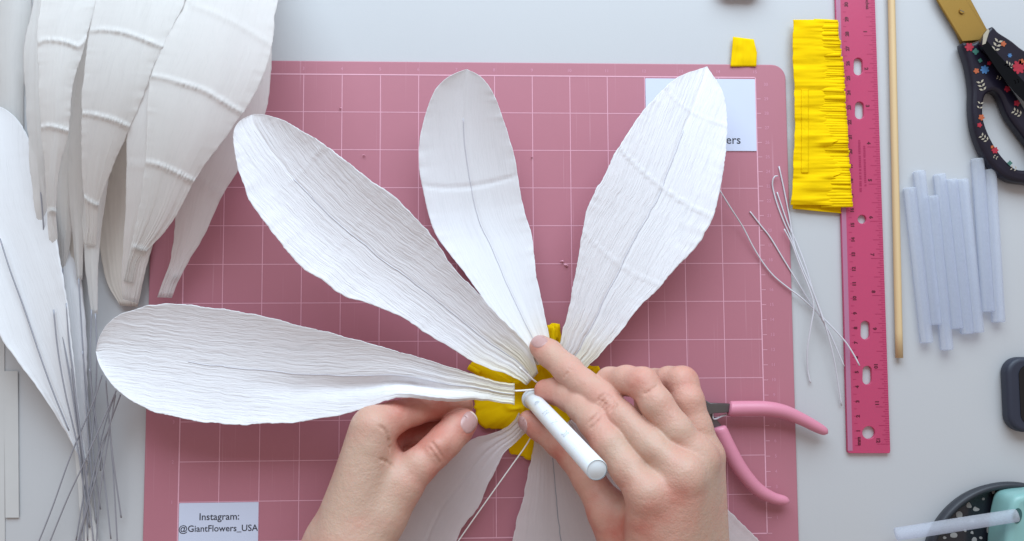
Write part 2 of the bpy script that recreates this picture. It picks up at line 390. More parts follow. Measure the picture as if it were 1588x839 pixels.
# ------------------------------------------------------------------ petals
def petal(name, L, R, zf, material, parent=None, nu=150, nv=84, cup=.006, wr=.0004, ridges=(), base_taper=.28,
          jitter=1.0, seed=1, rib=None, thick=.00022, maxw=None, warm=True, blunt=False, crease=0.0, cupc=0.0, pleats=()):
    """L, R: outline sides from the base end to the tip"""
    n = nu
    A, B = spline(L, 400), spline(R, 400)
    # denser rows near the tip so that a rounded end stays round
    t = np.linspace(0, 1, n); t = t if blunt else 1-(1-t)**1.25
    idx = t*399
    def samp(Q, i): return np.stack([np.interp(i, np.arange(400), Q[:, k]) for k in range(2)], 1)
    a, b = samp(A, idx), samp(B, idx)
    wid = np.linalg.norm(b-a, axis=1)/2.45          # about mm
    mid = (a+b)/2; ln = np.r_[0, np.cumsum(np.linalg.norm(np.diff(mid, axis=0), axis=1))]/2.45
    u = ln/ln[-1]; im = int(np.argmax(wid)); mw = wid[im]
    gu = .34; iw = min(int(np.searchsorted(u, gu)), im); wg = wid[iw]
    gather = np.where(np.arange(n) < iw, wg*.8+.2*wid, wid)     # grain gathers at the base and is cut by the outline near the tip
    v = np.linspace(-1, 1, nv)
    ja = jitter*(vnoise(ln*.23, seed)*.8+vnoise(ln*.9, seed+1)*.6+vnoise(ln*.07, seed+5)*1.3); jb = jitter*(vnoise(ln*.23, seed+2)*.8+vnoise(ln*.9, seed+3)*.6+vnoise(ln*.07, seed+6)*1.3)
    fade = np.clip(wid/12, 0, 1)
    d = (b-a)/np.maximum(np.linalg.norm(b-a, axis=1), 1e-6)[:, None]
    a = a-d*(ja*fade)[:, None]; b = b+d*(jb*fade)[:, None]
    s = (v[None, :]+1)/2
    px = a[:, 0:1]*(1-s)+b[:, 0:1]*s; py = a[:, 1:2]*(1-s)+b[:, 1:2]*s
    X = gather[:, None]/2*v[None, :]; U = u[:, None]+0*X; Vv = v[None, :]+0*X
    z = zf(U, Vv)
    wf = np.clip(wid/mw, 0, 1)[:, None]
    z = z+cup*wf*(np.abs(Vv-cupc)**2)
    bt = np.clip(1-U/base_taper, 0, 1)
    amp = wr*.14*(1+3.5*bt)
    z = z+amp*(vnoise2(X*.6+50, U*4, seed)+.4*vnoise2(X*1.3+90, U*6, seed+8))+.0006*vnoise2(X*.07+20, U*3+7, seed+4)
    z = z+.0005*bt*vnoise2(X*.35+31, U*2, seed+9)
    z = z-crease*np.exp(-(Vv*wid[:, None]/2/1.1)**2)
    if rib is not None:
        z = z+rib*np.exp(-((Vv*wid[:, None]/2)/.7)**2)*np.clip((.82-U)/.05, 0, 1)
    edgew = .00025*np.abs(Vv)**6*vnoise2(ln[:, None]*.35, np.sign(Vv)*3+40, seed+3)
    z = z+edgew
    for (uu, h, wd, sl) in ridges:
        dd = (U-uu-sl*Vv-.02*(Vv**2))*ln[-1]
        z = z+h*np.exp(-(dd/wd)**2)*(1+.35*vnoise2(X*1.2, 0*X+uu*9, seed))
    for (h, wd, pl_) in pleats:                  # raised seams, measured as polylines across the sheet
        q = spline(pl_, 40); dmin = np.full(px.shape, 1e9)
        for g in q: dmin = np.minimum(dmin, (px-g[0])**2+(py-g[1])**2)
        k_ = (dmin.clip(0)/wd**2)
        z = z+h*np.exp(-k_)*(1+.5*vnoise2(X*1.6, 0*X+h*999, seed))
    W3 = PA(px, py, z)
    V = W3.reshape(-1, 3); Fc = []
    I = np.arange(n*nv).reshape(n, nv)
    Fc = np.stack([I[:-1, :-1], I[:-1, 1:], I[1:, 1:], I[1:, :-1]], -1).reshape(-1, 4)
    me = bpy.data.meshes.new(name)
    me.vertices.add(len(V)); me.vertices.foreach_set('co', V.ravel())
    me.loops.add(Fc.size); me.loops.foreach_set('vertex_index', Fc.ravel().astype(np.int32))
    me.polygons.add(len(Fc)); me.polygons.foreach_set('loop_start', np.arange(0, Fc.size, 4, dtype=np.int32))
    me.update(calc_edges=True)
    uvl = me.uv_layers.new(name='mm')
    UV = np.stack([X+seed*37.0, (ln[:, None]+0*X)+seed*11.0], -1).reshape(-1, 2)
    uvl.data.foreach_set('uv', UV[Fc.ravel()].ravel())
    at = me.attributes.new('base', 'FLOAT', 'POINT')
    bb = np.clip(1-U/.20, 0, 1)**1.1*.95*np.clip(.75+.6*vnoise2(X*.25, U*12, seed+2), 0, 1.2) if warm else 0*U
    at.data.foreach_set('value', bb.ravel().astype(np.float32))
    if parent is None:
        org = PA(mid[:1, 0], mid[:1, 1], z[:1, nv//2])[0]
        org = (float(org[0]), float(org[1]), float(org[2]))
        me.transform(Matrix.Translation((-org[0], -org[1], -org[2])))
        o = link_mesh(name, me, material, None); o.location = org
    else: o = link_mesh(name, me, material, parent)
    md = o.modifiers.new('thickness', 'SOLIDIFY'); md.thickness = thick; md.offset = -1
    return o, (a, b, u, z)
def midrib(parent, info, u0, u1, dz=.0004, r=.00035, m_=None, off=0.0, name='midrib_wire'):
    a, b, u, z = info
    pts = []; nv = z.shape[1]; zc = z[:, nv//2-1:nv//2+2].mean(1)
    for k in np.linspace(u0, u1, 60):
        q = [np.interp(k, u, (a[:, i]+b[:, i])/2) for i in (0, 1)]
        pts.append(P(q[0], q[1], float(np.interp(k, u, zc))+dz))
    return tube(name, pts, r, m_ or M_wirew, parent, 6)

CZ0 = P(828, 612, 0)
fl = empty('paper_flower', (CZ0.x, CZ0.y, .001), 'giant white paper flower with a yellow centre, lying on the pink mat', 'paper flower')

# yellow fringed centre
yc = [(848,512),(852,503),(867,503),(870,516),(884,548),(915,566),(930,568),(929,582),(905,610),(885,650),(862,690),(828,711),(808,708),(789,700),
      (782,668),(752,664),(741,655),(735,625),(740,602),(726,592),(735,580),(728,566),(737,560),(762,570),(800,560),(830,535)]
yc = spline(yc, 150, True)
cc = np.array([828., 612.]); V, Fc, UVs = [], [], []
nr = 26
for j in range(nr+1):
    for i, q in enumerate(yc):
        s = j/nr; jit = 1+.02*vnoise(i*.9, 5)*s
        p = cc+(q-cc)*s*jit
        ang = math.atan2(q[1]-cc[1], q[0]-cc[0])
        z = .0055+.0035*math.sin(s*3.0)+.0006*float(vnoise2(ang*3+40, s*2.4, 3))*s+.0016*math.exp(-((s-.42-.04*math.sin(ang*5))/.055)**2)-.003*s**3+.0001*float(vnoise2(ang*40+80, s*2, 9))*s
        V.append(P(p[0], p[1], z)); UVs.append((ang*16, s*40))
n0 = len(yc)
for j in range(nr):
    for i in range(n0): Fc.append((j*n0+i, j*n0+(i+1) % n0, (j+1)*n0+(i+1) % n0, (j+1)*n0+i))
ce = mesh('fringed_centre', V, Fc, M_yellow, fl)
uvl = ce.data.uv_layers.new(name='mm')
for l in ce.data.loops: uvl.data[l.index].uv = UVs[l.vertex_index]
ce.modifiers.new('thickness', 'SOLIDIFY').thickness = .0008
# cut tabs standing at the rim of the centre
rnd = random.Random(4)
for k, (px, py, dx, dy) in enumerate([(853,516,0,-12),(863,515,1,-13),(858,520,0,-14),(735,574,-9,-5),(924,574,6,-3)]):
    q0, q1 = np.array([px-dx, py-dy], float), np.array([px+dx, py+dy], float)
    nn = np.array([-dy, dx], float); nn = nn/np.linalg.norm(nn)*4.2; V = []
    for s in np.linspace(0, 1, 5):
        for v in (-1, 1): c = q0+(q1-q0)*s+nn*v; V.append(P(c[0], c[1], .0072+.0012*s+.0006*rnd.random()))
    o = mesh('centre_tab', V, [(2*i, 2*i+1, 2*i+3, 2*i+2) for i in range(4)], M_yellow, fl)
    uvl = o.data.uv_layers.new(name='mm')
    for l in o.data.loops: uvl.data[l.index].uv = ((l.vertex_index % 2)*3+k*5, l.vertex_index*2)
    o.modifiers.new('thickness', 'SOLIDIFY').thickness = .0006

# lower petals, under the hands
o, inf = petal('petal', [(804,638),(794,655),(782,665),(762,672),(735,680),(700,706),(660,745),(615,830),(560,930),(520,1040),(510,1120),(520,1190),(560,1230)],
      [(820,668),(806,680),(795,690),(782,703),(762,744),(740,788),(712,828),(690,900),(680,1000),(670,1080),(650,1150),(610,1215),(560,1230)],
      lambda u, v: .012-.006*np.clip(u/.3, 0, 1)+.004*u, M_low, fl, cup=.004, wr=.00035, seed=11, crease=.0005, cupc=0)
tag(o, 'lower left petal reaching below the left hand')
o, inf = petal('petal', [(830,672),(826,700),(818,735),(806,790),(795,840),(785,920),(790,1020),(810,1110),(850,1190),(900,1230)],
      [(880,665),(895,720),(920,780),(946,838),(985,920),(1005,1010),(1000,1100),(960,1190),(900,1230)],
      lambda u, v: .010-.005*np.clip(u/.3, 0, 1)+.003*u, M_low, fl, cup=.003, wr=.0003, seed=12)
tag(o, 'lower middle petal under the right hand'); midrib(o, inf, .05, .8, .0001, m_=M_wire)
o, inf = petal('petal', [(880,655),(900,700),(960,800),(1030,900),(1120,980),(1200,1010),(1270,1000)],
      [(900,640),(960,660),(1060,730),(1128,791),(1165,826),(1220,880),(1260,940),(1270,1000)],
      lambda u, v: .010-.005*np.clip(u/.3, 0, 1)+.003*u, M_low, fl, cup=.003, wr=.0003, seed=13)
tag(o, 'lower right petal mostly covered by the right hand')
# upper petals
def z3(u, v): return .009+.030*np.clip((u-.42)/.58, 0, 1)**1.8+.011*np.clip((.55-u)/.55, 0, 1)**1.3
o, inf = petal('petal', [(832,566),(802,530),(762,480),(722,425),(690,385),(675,362),(665,332),(657,300),(651,272),(649,245),(651,218),(657,187),(667,156),(680,133),(700,117),(724,107)],
      [(858,562),(853,530),(845,492),(838,458),(832,430),(828,400),(825,370),(816,335),(808,305),(803,275),(798,245),(789,213),(780,185),(770,157),(758,134),(744,118),(724,107)],
      z3, M_petal_soft, fl, cup=.005, jitter=.5, wr=.0002, seed=21, ridges=((.62, -.0006, 1.2, .0),), crease=.0003)
tag(o, 'upper middle petal with a smooth tip'); midrib(o, inf, .02, .84, .0001, .00026, M_rib)
def z4(u, v): return .014+.012*np.sin(np.clip(u, 0, 1)*2.4)
o, inf = petal('petal', [(858,575),(862,552),(869,530),(876,503),(882,474),(890,438),(896,400),(902,362),(910,325),(930,284),(950,246),(972,210),(992,178),(1010,158),(1028,138),(1056,116),(1096,103)],
      [(895,585),(918,562),(940,540),(959,518),(978,493),(1000,467),(1022,446),(1045,420),(1066,397),(1086,375),(1104,338),(1117,292),(1125,240),(1127,188),(1121,145),(1110,122),(1096,103)],
      z4, M_petal, fl, cup=.004, wr=.00035, seed=31, crease=.0006, ridges=((.62, .0007, .8, -.045), (.36, .0004, .8, -.03), (.86, .0004, .8, -.02)), cupc=-.1)
tag(o, 'upper right petal over the white card'); midrib(o, inf, .02, .80, .00008, .00026, M_rib)
def z2(u, v): return .020+.012*np.sin(np.clip(u, 0, 1)*2.7)+.036*u**1.4
o, inf = petal('petal', [(817,597),(797,585),(783,579),(758,572),(734,561),(700,540),(670,523),(639,501),(602,483),(562,467),(530,457),(499,434),(467,414),(442,386),(416,351),(393,319),(377,285),(367,254),(362,226),(363,203),(373,187),(390,178)],
      [(835,578),(826,552),(815,534),(794,510),(770,487),(747,461),(728,441),(705,419),(679,379),(652,345),(630,322),(606,300),(569,274),(540,252),(513,232),(496,219),(479,209),(461,198),(443,188),(420,181),(405,178),(390,178)],
      z2, M_petal, fl, cup=.008, wr=.0004, seed=41, crease=.0003, ridges=((.60, .0003, .8, .03), (.8, .0003, .8, .02)))
tag(o, 'upper left diagonal petal'); midrib(o, inf, .02, .8, .00008, .00026, M_rib)
tube('petal_wire', wire_pts([(806,570,.030),(826,588,.024),(834,594,.022)], 10), .0005, M_thread, fl)

# the petal held in the left hand
def zh(u, v): return .026+.030*np.exp(-((u-.26)/.17)**2)-.004*u-.0055*np.exp(-((v+.30)/.22)**2)*np.clip((u-.12)/.12, 0, 1)*np.clip((.66-u)/.30, 0, 1)+.006*np.clip((.35-u)/.2, 0, 1)*np.clip((u-.05)/.1, 0, 1)*np.exp(-((v+.75)/.3)**2)
o, inf = petal('loose_petal', [(798,626),(780,625),(760,622),(728,620),(697,624),(660,620),(620,616),(590,625),(547,638),(504,647),(461,655),(430,657),(395,658),(350,658),(300,652),(250,641),(213,627),(184,607),(164,583),(153,562),(149,545)],
      [(798,594),(782,593),(760,588),(730,579),(700,569),(655,556),(600,541),(550,527),(500,513),(450,501),(400,489),(350,480),(300,473),(262,471),(228,474),(200,482),(178,493),(163,508),(153,525),(149,545)],
      zh, M_petal, None, nu=190, nv=100, cup=.0085, wr=.0005, seed=51, crease=.0, base_taper=.45)
tag(o, 'large white crepe paper petal held by the left hand, pointing left', 'paper petal')
midrib(o, inf, 0.0, .78, .00008, .00026, M_rib)
tube('petal_wire', [p-o.location+Vector(o.location) for p in wire_pts([(740,601,.032),(780,605,.030),(803,606,.028),(828,604,.026)], 14)], .00055, M_thread, o)

# thread
t_ = tube('thread', wire_pts([(826,672,.020),(815,692,.017),(790,727,.014),(750,783,.012),(710,840,.010),(640,940,.004)], 40), .00042, M_thread)
tag(t_, 'thin white thread running from the flower centre down between two lower petals', 'thread')

# ------------------------------------------------------------------ pile of finished petals, upper left
def pile(L, R, z0, label, seed, ridges=(), nu=110, nv=46, slope=.042, m_=None, cup=-.005, wr=.0004, **kw):
    zf = lambda u, v: z0+slope*np.sin(np.pi*np.clip(u/1.02, 0, 1))
    o, inf = petal('finished_petal', L, R, zf, m_ or M_pile, None, nu=nu, nv=nv, cup=cup, wr=wr, seed=seed, ridges=ridges, warm=False, jitter=.8, **kw)
    tag(o, label, 'paper petal', 'finished petals fanned out in a pile')
    return o, inf
# (each outline runs from its narrow base end up to the tip beyond the table's near part)
M_gapshade = crepe('shade_tinted_crepe_paper', (.82, .76, .70, 1), trans=.3, grain=.8, strength=.12, var=.03)  # warm shade between the piled petals, painted as a beige base colour
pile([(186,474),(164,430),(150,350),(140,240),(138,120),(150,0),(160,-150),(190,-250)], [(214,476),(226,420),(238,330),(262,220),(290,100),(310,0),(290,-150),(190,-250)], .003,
     'wide petal lying deepest in the pile, tinted beige for the shade left of the widest fan', 62, slope=.012, m_=M_gapshade)
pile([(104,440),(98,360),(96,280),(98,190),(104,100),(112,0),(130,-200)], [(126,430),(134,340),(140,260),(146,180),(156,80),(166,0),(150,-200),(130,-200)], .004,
     'petal added in the narrow gap left of the middle fan, tinted beige for its shade', 75, slope=.014, m_=M_gapshade)
pile([(126,718),(100,668),(64,610),(30,565),(0,520),(-40,440),(-90,330),(-80,220),(-20,165)], [(135,716),(124,650),(115,560),(105,480),(93,400),(78,330),(62,265),(43,212),(24,182),(0,165),(-20,165)], .006,
     'broad pale petal at the left edge, its pointed base over the crossed wires', 61, slope=.012, cup=.005, m_=M_petal_soft)
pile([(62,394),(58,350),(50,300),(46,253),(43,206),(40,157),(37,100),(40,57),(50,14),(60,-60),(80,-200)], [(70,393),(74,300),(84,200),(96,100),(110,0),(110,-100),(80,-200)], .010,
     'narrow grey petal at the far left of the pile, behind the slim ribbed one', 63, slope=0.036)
pile([(95,417),(90,360),(86,280),(90,180),(100,60),(110,-60),(130,-200)], [(100,417),(110,370),(116,290),(124,180),(142,60),(156,-60),(130,-200)], .008,
     'thin petal base hanging low left of the short straight tail', 64, slope=0.028)
pile([(119,434),(112,360),(106,290),(104,200),(110,90),(130,-40),(150,-200)], [(128,434),(130,370),(132,290),(140,190),(160,90),(180,-40),(150,-200)], .010,
     'thin petal with a pale straight tail in the gap left of the middle fan', 65, slope=0.026)
pile([(141,487),(133,420),(128,350),(126,260),(130,150),(140,20),(170,-200)], [(152,487),(152,420),(158,350),(172,260),(196,150),(220,20),(170,-200)], .008,
     'petal whose tail hangs lowest of the middle fan', 66, slope=0.022)
pile([(243,461),(256,428),(266,394),(272,329),(270,250),(268,150),(270,40),(300,-120),(350,-240)], [(266,462),(275,439),(291,409),(308,380),(325,348),(344,306),(371,262),(395,215),(412,175),(418,140),(421,100),(423,50),(425,0),(420,-120),(350,-240)], .012,
     'right hand petal of the pile, resting over the mat corner', 67, slope=.024, pleats=((.0010, 3.0, [(272,262),(300,276),(322,288),(346,304),(352,310)]), (.0012, 4, [(262,425),(280,436),(285,440)])))
pile([(190,464),(188,430),(192,370),(195,320),(195,256),(200,180),(220,80),(250,-60),(300,-200)], [(213,470),(222,430),(240,370),(262,320),(290,256),(320,180),(350,80),(370,-60),(300,-200)], .016,
     'petal under the widest one, its square cut base just showing below', 68, pleats=((.0009, 3.0, [(192,256),(215,258),(240,262)]),))
pile([(191,436),(198,405),(213,335),(220,290),(226,249),(228,190),(230,135),(236,112),(255,66),(270,35),(286,5),(310,-90),(350,-220)], [(207,440),(214,409),(230,386),(258,355),(279,323),(303,278),(335,233),(369,186),(392,150),(409,114),(420,80),(425,30),(430,-60),(350,-220)], .022,
     'widest front petal of the pile with two raised ribs', 69, pleats=((.0013, 3.7, [(228,117),(250,120),(272,126),(315,140),(343,156),(376,176)]), (.0012, 3.6, [(222,251),(238,254),(256,260),(279,271),(306,284)]), (.0005, 5, [(300,8),(340,24),(380,44),(424,72)]), (.0014, 3.5, [(208,384),(222,388),(232,392)])), nv=90, nu=230)
pile([(130,379),(133,352),(133,330),(131,305),(129,287),(127,250),(126,200),(127,150),(133,90),(143,30),(165,-70),(220,-200)], [(149,382),(151,352),(152,326),(158,305),(174,263),(187,232),(200,197),(212,172),(226,136),(241,100),(257,66),(270,35),(286,5),(300,-70),(220,-200)], .020,
     'middle fan petal with a pinched neck and two raised ribs', 70, pleats=((.0013, 3.7, [(136,48),(160,46),(190,50),(215,58),(240,68),(258,75)]), (.0012, 3.6, [(124,176),(138,177),(152,180),(177,187),(202,198)]), (.0016, 3.2, [(131,307),(138,313),(152,319),(157,317)])), nv=80, nu=230)
pile([(79,391),(75,360),(73,328),(70,280),(66,220),(61,150),(58,80),(60,20),(70,-60),(100,-200)], [(90,392),(89,360),(87,328),(89,290),(95,250),(104,215),(109,180),(113,135),(125,92),(136,51),(146,20),(156,0),(160,-70),(100,-200)], .018,
     'slim front petal at the left of the pile with short raised ribs', 71, pleats=((.0013, 3.5, [(60,66),(70,62),(90,63),(108,67),(122,72),(134,60)]), (.0014, 2.8, [(62,198),(76,196),(95,200),(108,204)]), (.0016, 2.8, [(71,331),(80,327),(90,330)])), nv=70, nu=230)
pile([(125,900),(128,840),(122,780),(118,720),(114,690),(112,660)], [(165,900),(152,840),(142,780),(134,715),(128,690),(116,660)], .001,
     'grey base end lying under the crossed wires at the bottom', 72, nu=50, nv=20, slope=.001, cup=0)
t_ = tube('floral_wire', wire_pts([(62,-60,.040),(59,0,.038),(55,50,.036),(54,143,.034),(58,238,.031),(66,330,.024),(70,400,.012)], 40), .00045, M_wire)
tag(t_, 'dark upright wire lying along the slim petal at the far left', 'wire')
# clear strips at the lower left margin
pile([(126,722),(112,660),(96,580),(80,480),(70,380),(70,280),(90,180)], [(137,720),(136,650),(135,570),(131,480),(124,400),(112,300),(90,180)], .002,
     'pale petal showing as a narrow band right of the broad left petal', 76, slope=.006, m_=M_petal_soft, nu=80, nv=30)
M_strip = mat('milky_plastic', (.56, .55, .54, 1), rough=.35)
for (x0, x1, y0, y1, lb) in ((-30, 9, 300, 1000, 'pale plastic strip at the left margin, leftmost of two'), (8, 31, 575, 802, 'pale plastic strip at the left margin, ending above the wires')):
    q = [P(x0, y0, TZ), P(x1-2, y0, TZ), P(x1, y1, TZ), P(x0+2, y1, TZ)]
    o = flat_shape('plastic_strip', [[(p.x, p.y) for p in q][::-1]], TZ+.0002+.0006*(x0 > 0), TZ+.0007+.0006*(x0 > 0), M_strip, None); tag(o, lb, 'plastic strip')
# pale things leaning at the top-left margin
pile([(2,300),(0,200),(-4,100),(-4,0),(10,-150)], [(38,330),(36,200),(40,100),(50,0),(10,-150)], .001, 'pale petal edge at the upper left margin behind the pile', 73, nu=60, nv=24, slope=.003, blunt=True)

# ------------------------------------------------------------------ crossed wires, lower left
LW = [
 ([(122,432,.012),(126,500,.012),(131,580,.011),(137,680,.008),(150,812,.002)], 'long wire from the bundle up to a tail left of the middle fan'),
 ([(148,486,.010),(150,540,.010),(148,610,.009),(140,700,.007),(118,838,.001)], 'long wire running from the lowest hanging tail into the bundle'),
 ([(97,416,.014),(103,480,.016),(110,560,.015),(119,640,.012),(132,740,.006),(136,838,.001)], 'long wire from the thin low petal base, over the broad petal'),
 ([(70,394,.016),(88,470,.017),(104,560,.016),(118,650,.012),(128,730,.006),(130,850,.001)], 'wire crossing the broad petal from the dark upright wire to the bundle'),
 ([(142,480,.010),(140,560,.010),(145,640,.008),(160,730,.005),(172,836,.001)], 'wire bowed to the right between the lowest tail and the bottom of the bundle'),
 ([(158,582,.016),(146,620,.014),(110,706,.009),(80,790,.005),(52,860,.001)], 'wire slanting furthest to the lower left, its top end beside the held petal'),
 ([(180,606,.018),(133,712,.012),(106,770,.008),(79,836,.003),(68,864,.001)], 'second wire from the left among those slanting to the lower left'),
 ([(178,611,.014),(160,668,.010),(140,760,.006),(122,836,.002),(118,862,.001)], None),
 ([(187,612,.012),(167,668,.010),(150,735,.008),(133,797,.004),(118,850,.001)], None),
 ([(164,590,.015),(168,640,.012),(175,710,.008),(188,803,.001)], 'wire ending in mid air at the lower right of the bundle'),
 ([(170,660,.009),(176,740,.006),(183,860,.000)], 'wire nearest the mat, running straight down at the right of the bundle'),
 ([(171,662,.011),(163,710,.008),(156,755,.006),(152,800,.003),(149,860,.000)], None),
 ([(83,480,.020),(90,545,.018),(101,608,.016),(112,655,.013),(121,698,.010),(139,818,.002)], 'long wire down the middle of the broad petal'),
 ([(103,470,.020),(107,530,.018),(113,578,.016),(124,668,.012),(134,740,.008),(146,850,.001)], None),
 ([(112,560,.014),(118,620,.012),(128,702,.008),(140,800,.003)], None),
 ([(128,544,.013),(134,600,.011),(141,668,.008),(148,737,.005),(156,790,.001)], None),
 ([(139,572,.013),(144,620,.010),(151,668,.008),(156,730,.004)], None),
 ([(179,612,.016),(170,660,.013),(156,694,.010),(134,780,.004),(122,850,.001)], None),
 ([(0,370,.020),(16,420,.020),(38,480,.018),(64,557,.017),(84,612,.015),(107,668,.012)], 'wire glued along the middle of the broad left petal, curving to its base'),
]
MORE = iter(['wire that leaves the held petal edge and runs steeply down near the bundle centre',
 'wire with a bend beside the rim of the held petal, then slanting down and left',
 'wire dropping almost straight from the crossing point of the bundle',
 'wire starting at the right side of the broad petal and passing its pointed base',
 'short stemmed wire lying just right of the long one on the broad petal',
 'wire in the gap right of the broad petal, ending above the picture edge',
 'shortest wire, upright between the broad petal and the held petal',
 'wire curving like a shallow bow through the crossing point of the bundle'])
for px, lb in LW:
    o = tube('floral_wire', wire_pts([(a, b, c+.001) for a, b, c in px], 36), .00047, M_wire)
    tag(o, lb or next(MORE), 'wire', 'crossed wires at the lower left')

# ------------------------------------------------------------------ wires, right of the mat
RW = [
 ([(1116,295,.010),(1134,324,.008),(1152,352,.004),(1168,383,.002),(1183,407,.001),(1200,428,.001),(1223,447,.001),(1243,462,.001),(1266,483,.001),(1290,507,.003),(1311,530,.004),(1324,550,.005),(1333,567,.006)], 'longest wire, bowed, starting under the right petal and ending on the ruler'),
 ([(1163,328),(1180,350),(1195,369),(1215,402),(1233,431),(1252,462),(1271,490,.002),(1286,515,.002),(1298,542,.002),(1309,568,.002)], 'straight wire with its upper end alone on the mat margin'),
 ([(1208,258),(1215,290),(1223,330),(1233,383),(1247,420,.002),(1262,455,.003),(1278,498,.004),(1292,550,.003),(1299,590,.001),(1305,629,-.001)], 'long wire reaching highest beside the yellow fringe and lowest on the table'),
 ([(1206,273,.002),(1201,274,.002),(1198,282,.001),(1199,294),(1206,319),(1216,345),(1227,370),(1245,415,.003),(1262,455,.004),(1278,500,.005)], 'wire with a small hook bent at its upper end'),
 ([(1205,298),(1213,322),(1223,350),(1236,378),(1250,415,.002),(1265,465,.003),(1285,520,.003)], 'wire starting just below the hooked one'),
 ([(1216,355,.002),(1228,378,.002),(1240,410,.003),(1256,450,.004),(1262,476,.004),(1257,510,.003),(1252,545,.001),(1253,575,-.001),(1257,594,-.001)], 'wire curving back to the left at its lower end'),
]
for px, lb in RW:
    px = [(a[0], a[1], (a[2] if len(a) > 2 else 0)+.0006) for a in px]
    o = tube('floral_wire', wire_pts(px, 60), .00050, M_wirew)
    tag(o, lb, 'wire', 'loose wires beside the ruler')

# ------------------------------------------------------------------ ruler
def rl(v, side):  # ruler edge position at image row v
    return (1296+(1314.5-1296)*(v/702.0)) if side < 0 else (1357+(1381-1357)*(v/702.0))
ru = empty('ruler', P(1345, 360, TZ), 'translucent pink plastic ruler with slots, under the yellow fringe', 'ruler')
zr0, zr1 = TZ+.0003, TZ+.0027
def RP(s, v, z=zr1):  # s 0..1 across, v image row
    a, b = rl(v, -1), rl(v, 1); return P(a+(b-a)*s, v, z)
oc = []
for s, v in ((1, -220), (1, 699), (.985, 702.5), (.95, 703), (.05, 703), (.015, 702), (0, 699), (0, -220)): p = RP(s, v); oc.append((p.x, p.y))
holes = []
def slot(cx, cy, hw, hh, n=10):
    out = []
    for k in range(2*n):
        a = math.pi*2*k/(2*n); ex = hw*math.cos(a); ey = hw*math.sin(a)
        ey += (hh-hw)*(1 if ey >= 0 else -1) if hh > hw else 0
        p = P(cx+ex, cy+ey, zr1); out.append((p.x, p.y))
    return out
for cx, cy, hw, hh in ((1331,103,7,13.5),(1333,171,7,13.5),(1337,340,6.8,6.8),(1342,512,7.2,14.3),(1345,582,7.2,14.5),(1347.5,671,10,10)): holes.append(slot(cx, cy, hw, hh))
flat_shape('blade_body', [oc]+holes, zr0, zr1, M_ruler, ru, bevel=.0003)
be = [RP(.0, -220), RP(.0, 699), RP(.11, 699), RP(.11, -220)]
flat_shape('bevelled_edge', [[(p.x+.0002, p.y) for p in be]], zr1+.00002, zr1+.00008, mat('thin_plastic_edge', (.42, .17, .27, 1), rough=.25), ru)
Vt, Ft = [], []
def tick(s0, s1, v, wv):
    k = len(Vt)
    for (s, vv) in ((s0, v+wv), (s1, v+wv), (s1, v-wv), (s0, v-wv)):
        p = RP(s, vv, zr1+.00006); Vt.append(p)
    Ft.append((k, k+1, k+2, k+3))
inch = lambda k: -5.5+57.6*k+0.0*k
for k in range(0, 12*16+1):
    v = inch(k/16)+3
    ln = .30 if k % 16 == 0 else (.24 if k % 8 == 0 else (.17 if k % 4 == 0 else (.13 if k % 2 == 0 else .09)))
    if v < 690: tick(.99-ln, .99, v, .45)
for k in range(0, 61):
    v = 691-k*11.4
    if v > -5: tick(.17, .17+(.13 if k % 2 == 0 else .08), v, .4)
mesh('tick_marks', Vt, Ft, M_rtick, ru, False)
for k in range(0, 13): text('printed_number', str(k), RP(.72, inch(k)-3, zr1+.00007), .0034, -math.pi/2, M_rink, ru, bold=.00018)
for k in range(1, 31): text('printed_number', str(k), RP(.27, 691-22.8*k, zr1+.00007), .0033, math.pi/2, M_rink, ru, bold=.00018)
text('printed_text', 'mm', RP(.27, 684, zr1+.00007), .0036, math.pi/2, M_rink, ru, bold=.00018)
def smudge(s, v0, v1, hw):     # rows of print too small to read
    V, Fc = [], []; rnd = random.Random(int(v0)); v = v0
    while v < v1:
        l = rnd.choice((2.2, 2.6, 3.0))
        for (ds, vv) in ((-hw, v+l), (hw, v+l), (hw, v), (-hw, v)): V.append(RP(s+ds*(1+.3*rnd.random()), vv, zr1+.00006))
        k = len(V)-4; Fc.append((k, k+1, k+2, k+3)); v += l+rnd.choice((.5, .6, .7, 2.2))
    mesh('fine_print', V, Fc, M_rtick, ru, False)
smudge(.49, 217, 295, .024); smudge(.61, 226, 286, .022)
text('printed_text', 'Inches', RP(.80, 5, zr1+.00007), .0034, -math.pi/2, M_rink, ru, bold=.0001)

# ------------------------------------------------------------------ dowel
V0 = [P(1379, -160, TZ+.003), P(1380, 0, TZ+.003), P(1384, 150, TZ+.003), P(1389, 350, TZ+.003), P(1394.5, 555, TZ+.003)]
o = tube('wooden_dowel', [V0[0]+(V0[-1]-V0[0])*t for t in np.linspace(0, 1, 20)], [.0024+.00004*math.sin(i*2.1) for i in range(20)], M_wood, None, 14)
tag(o, 'thin pale wooden dowel lying right of the pink ruler', 'dowel')

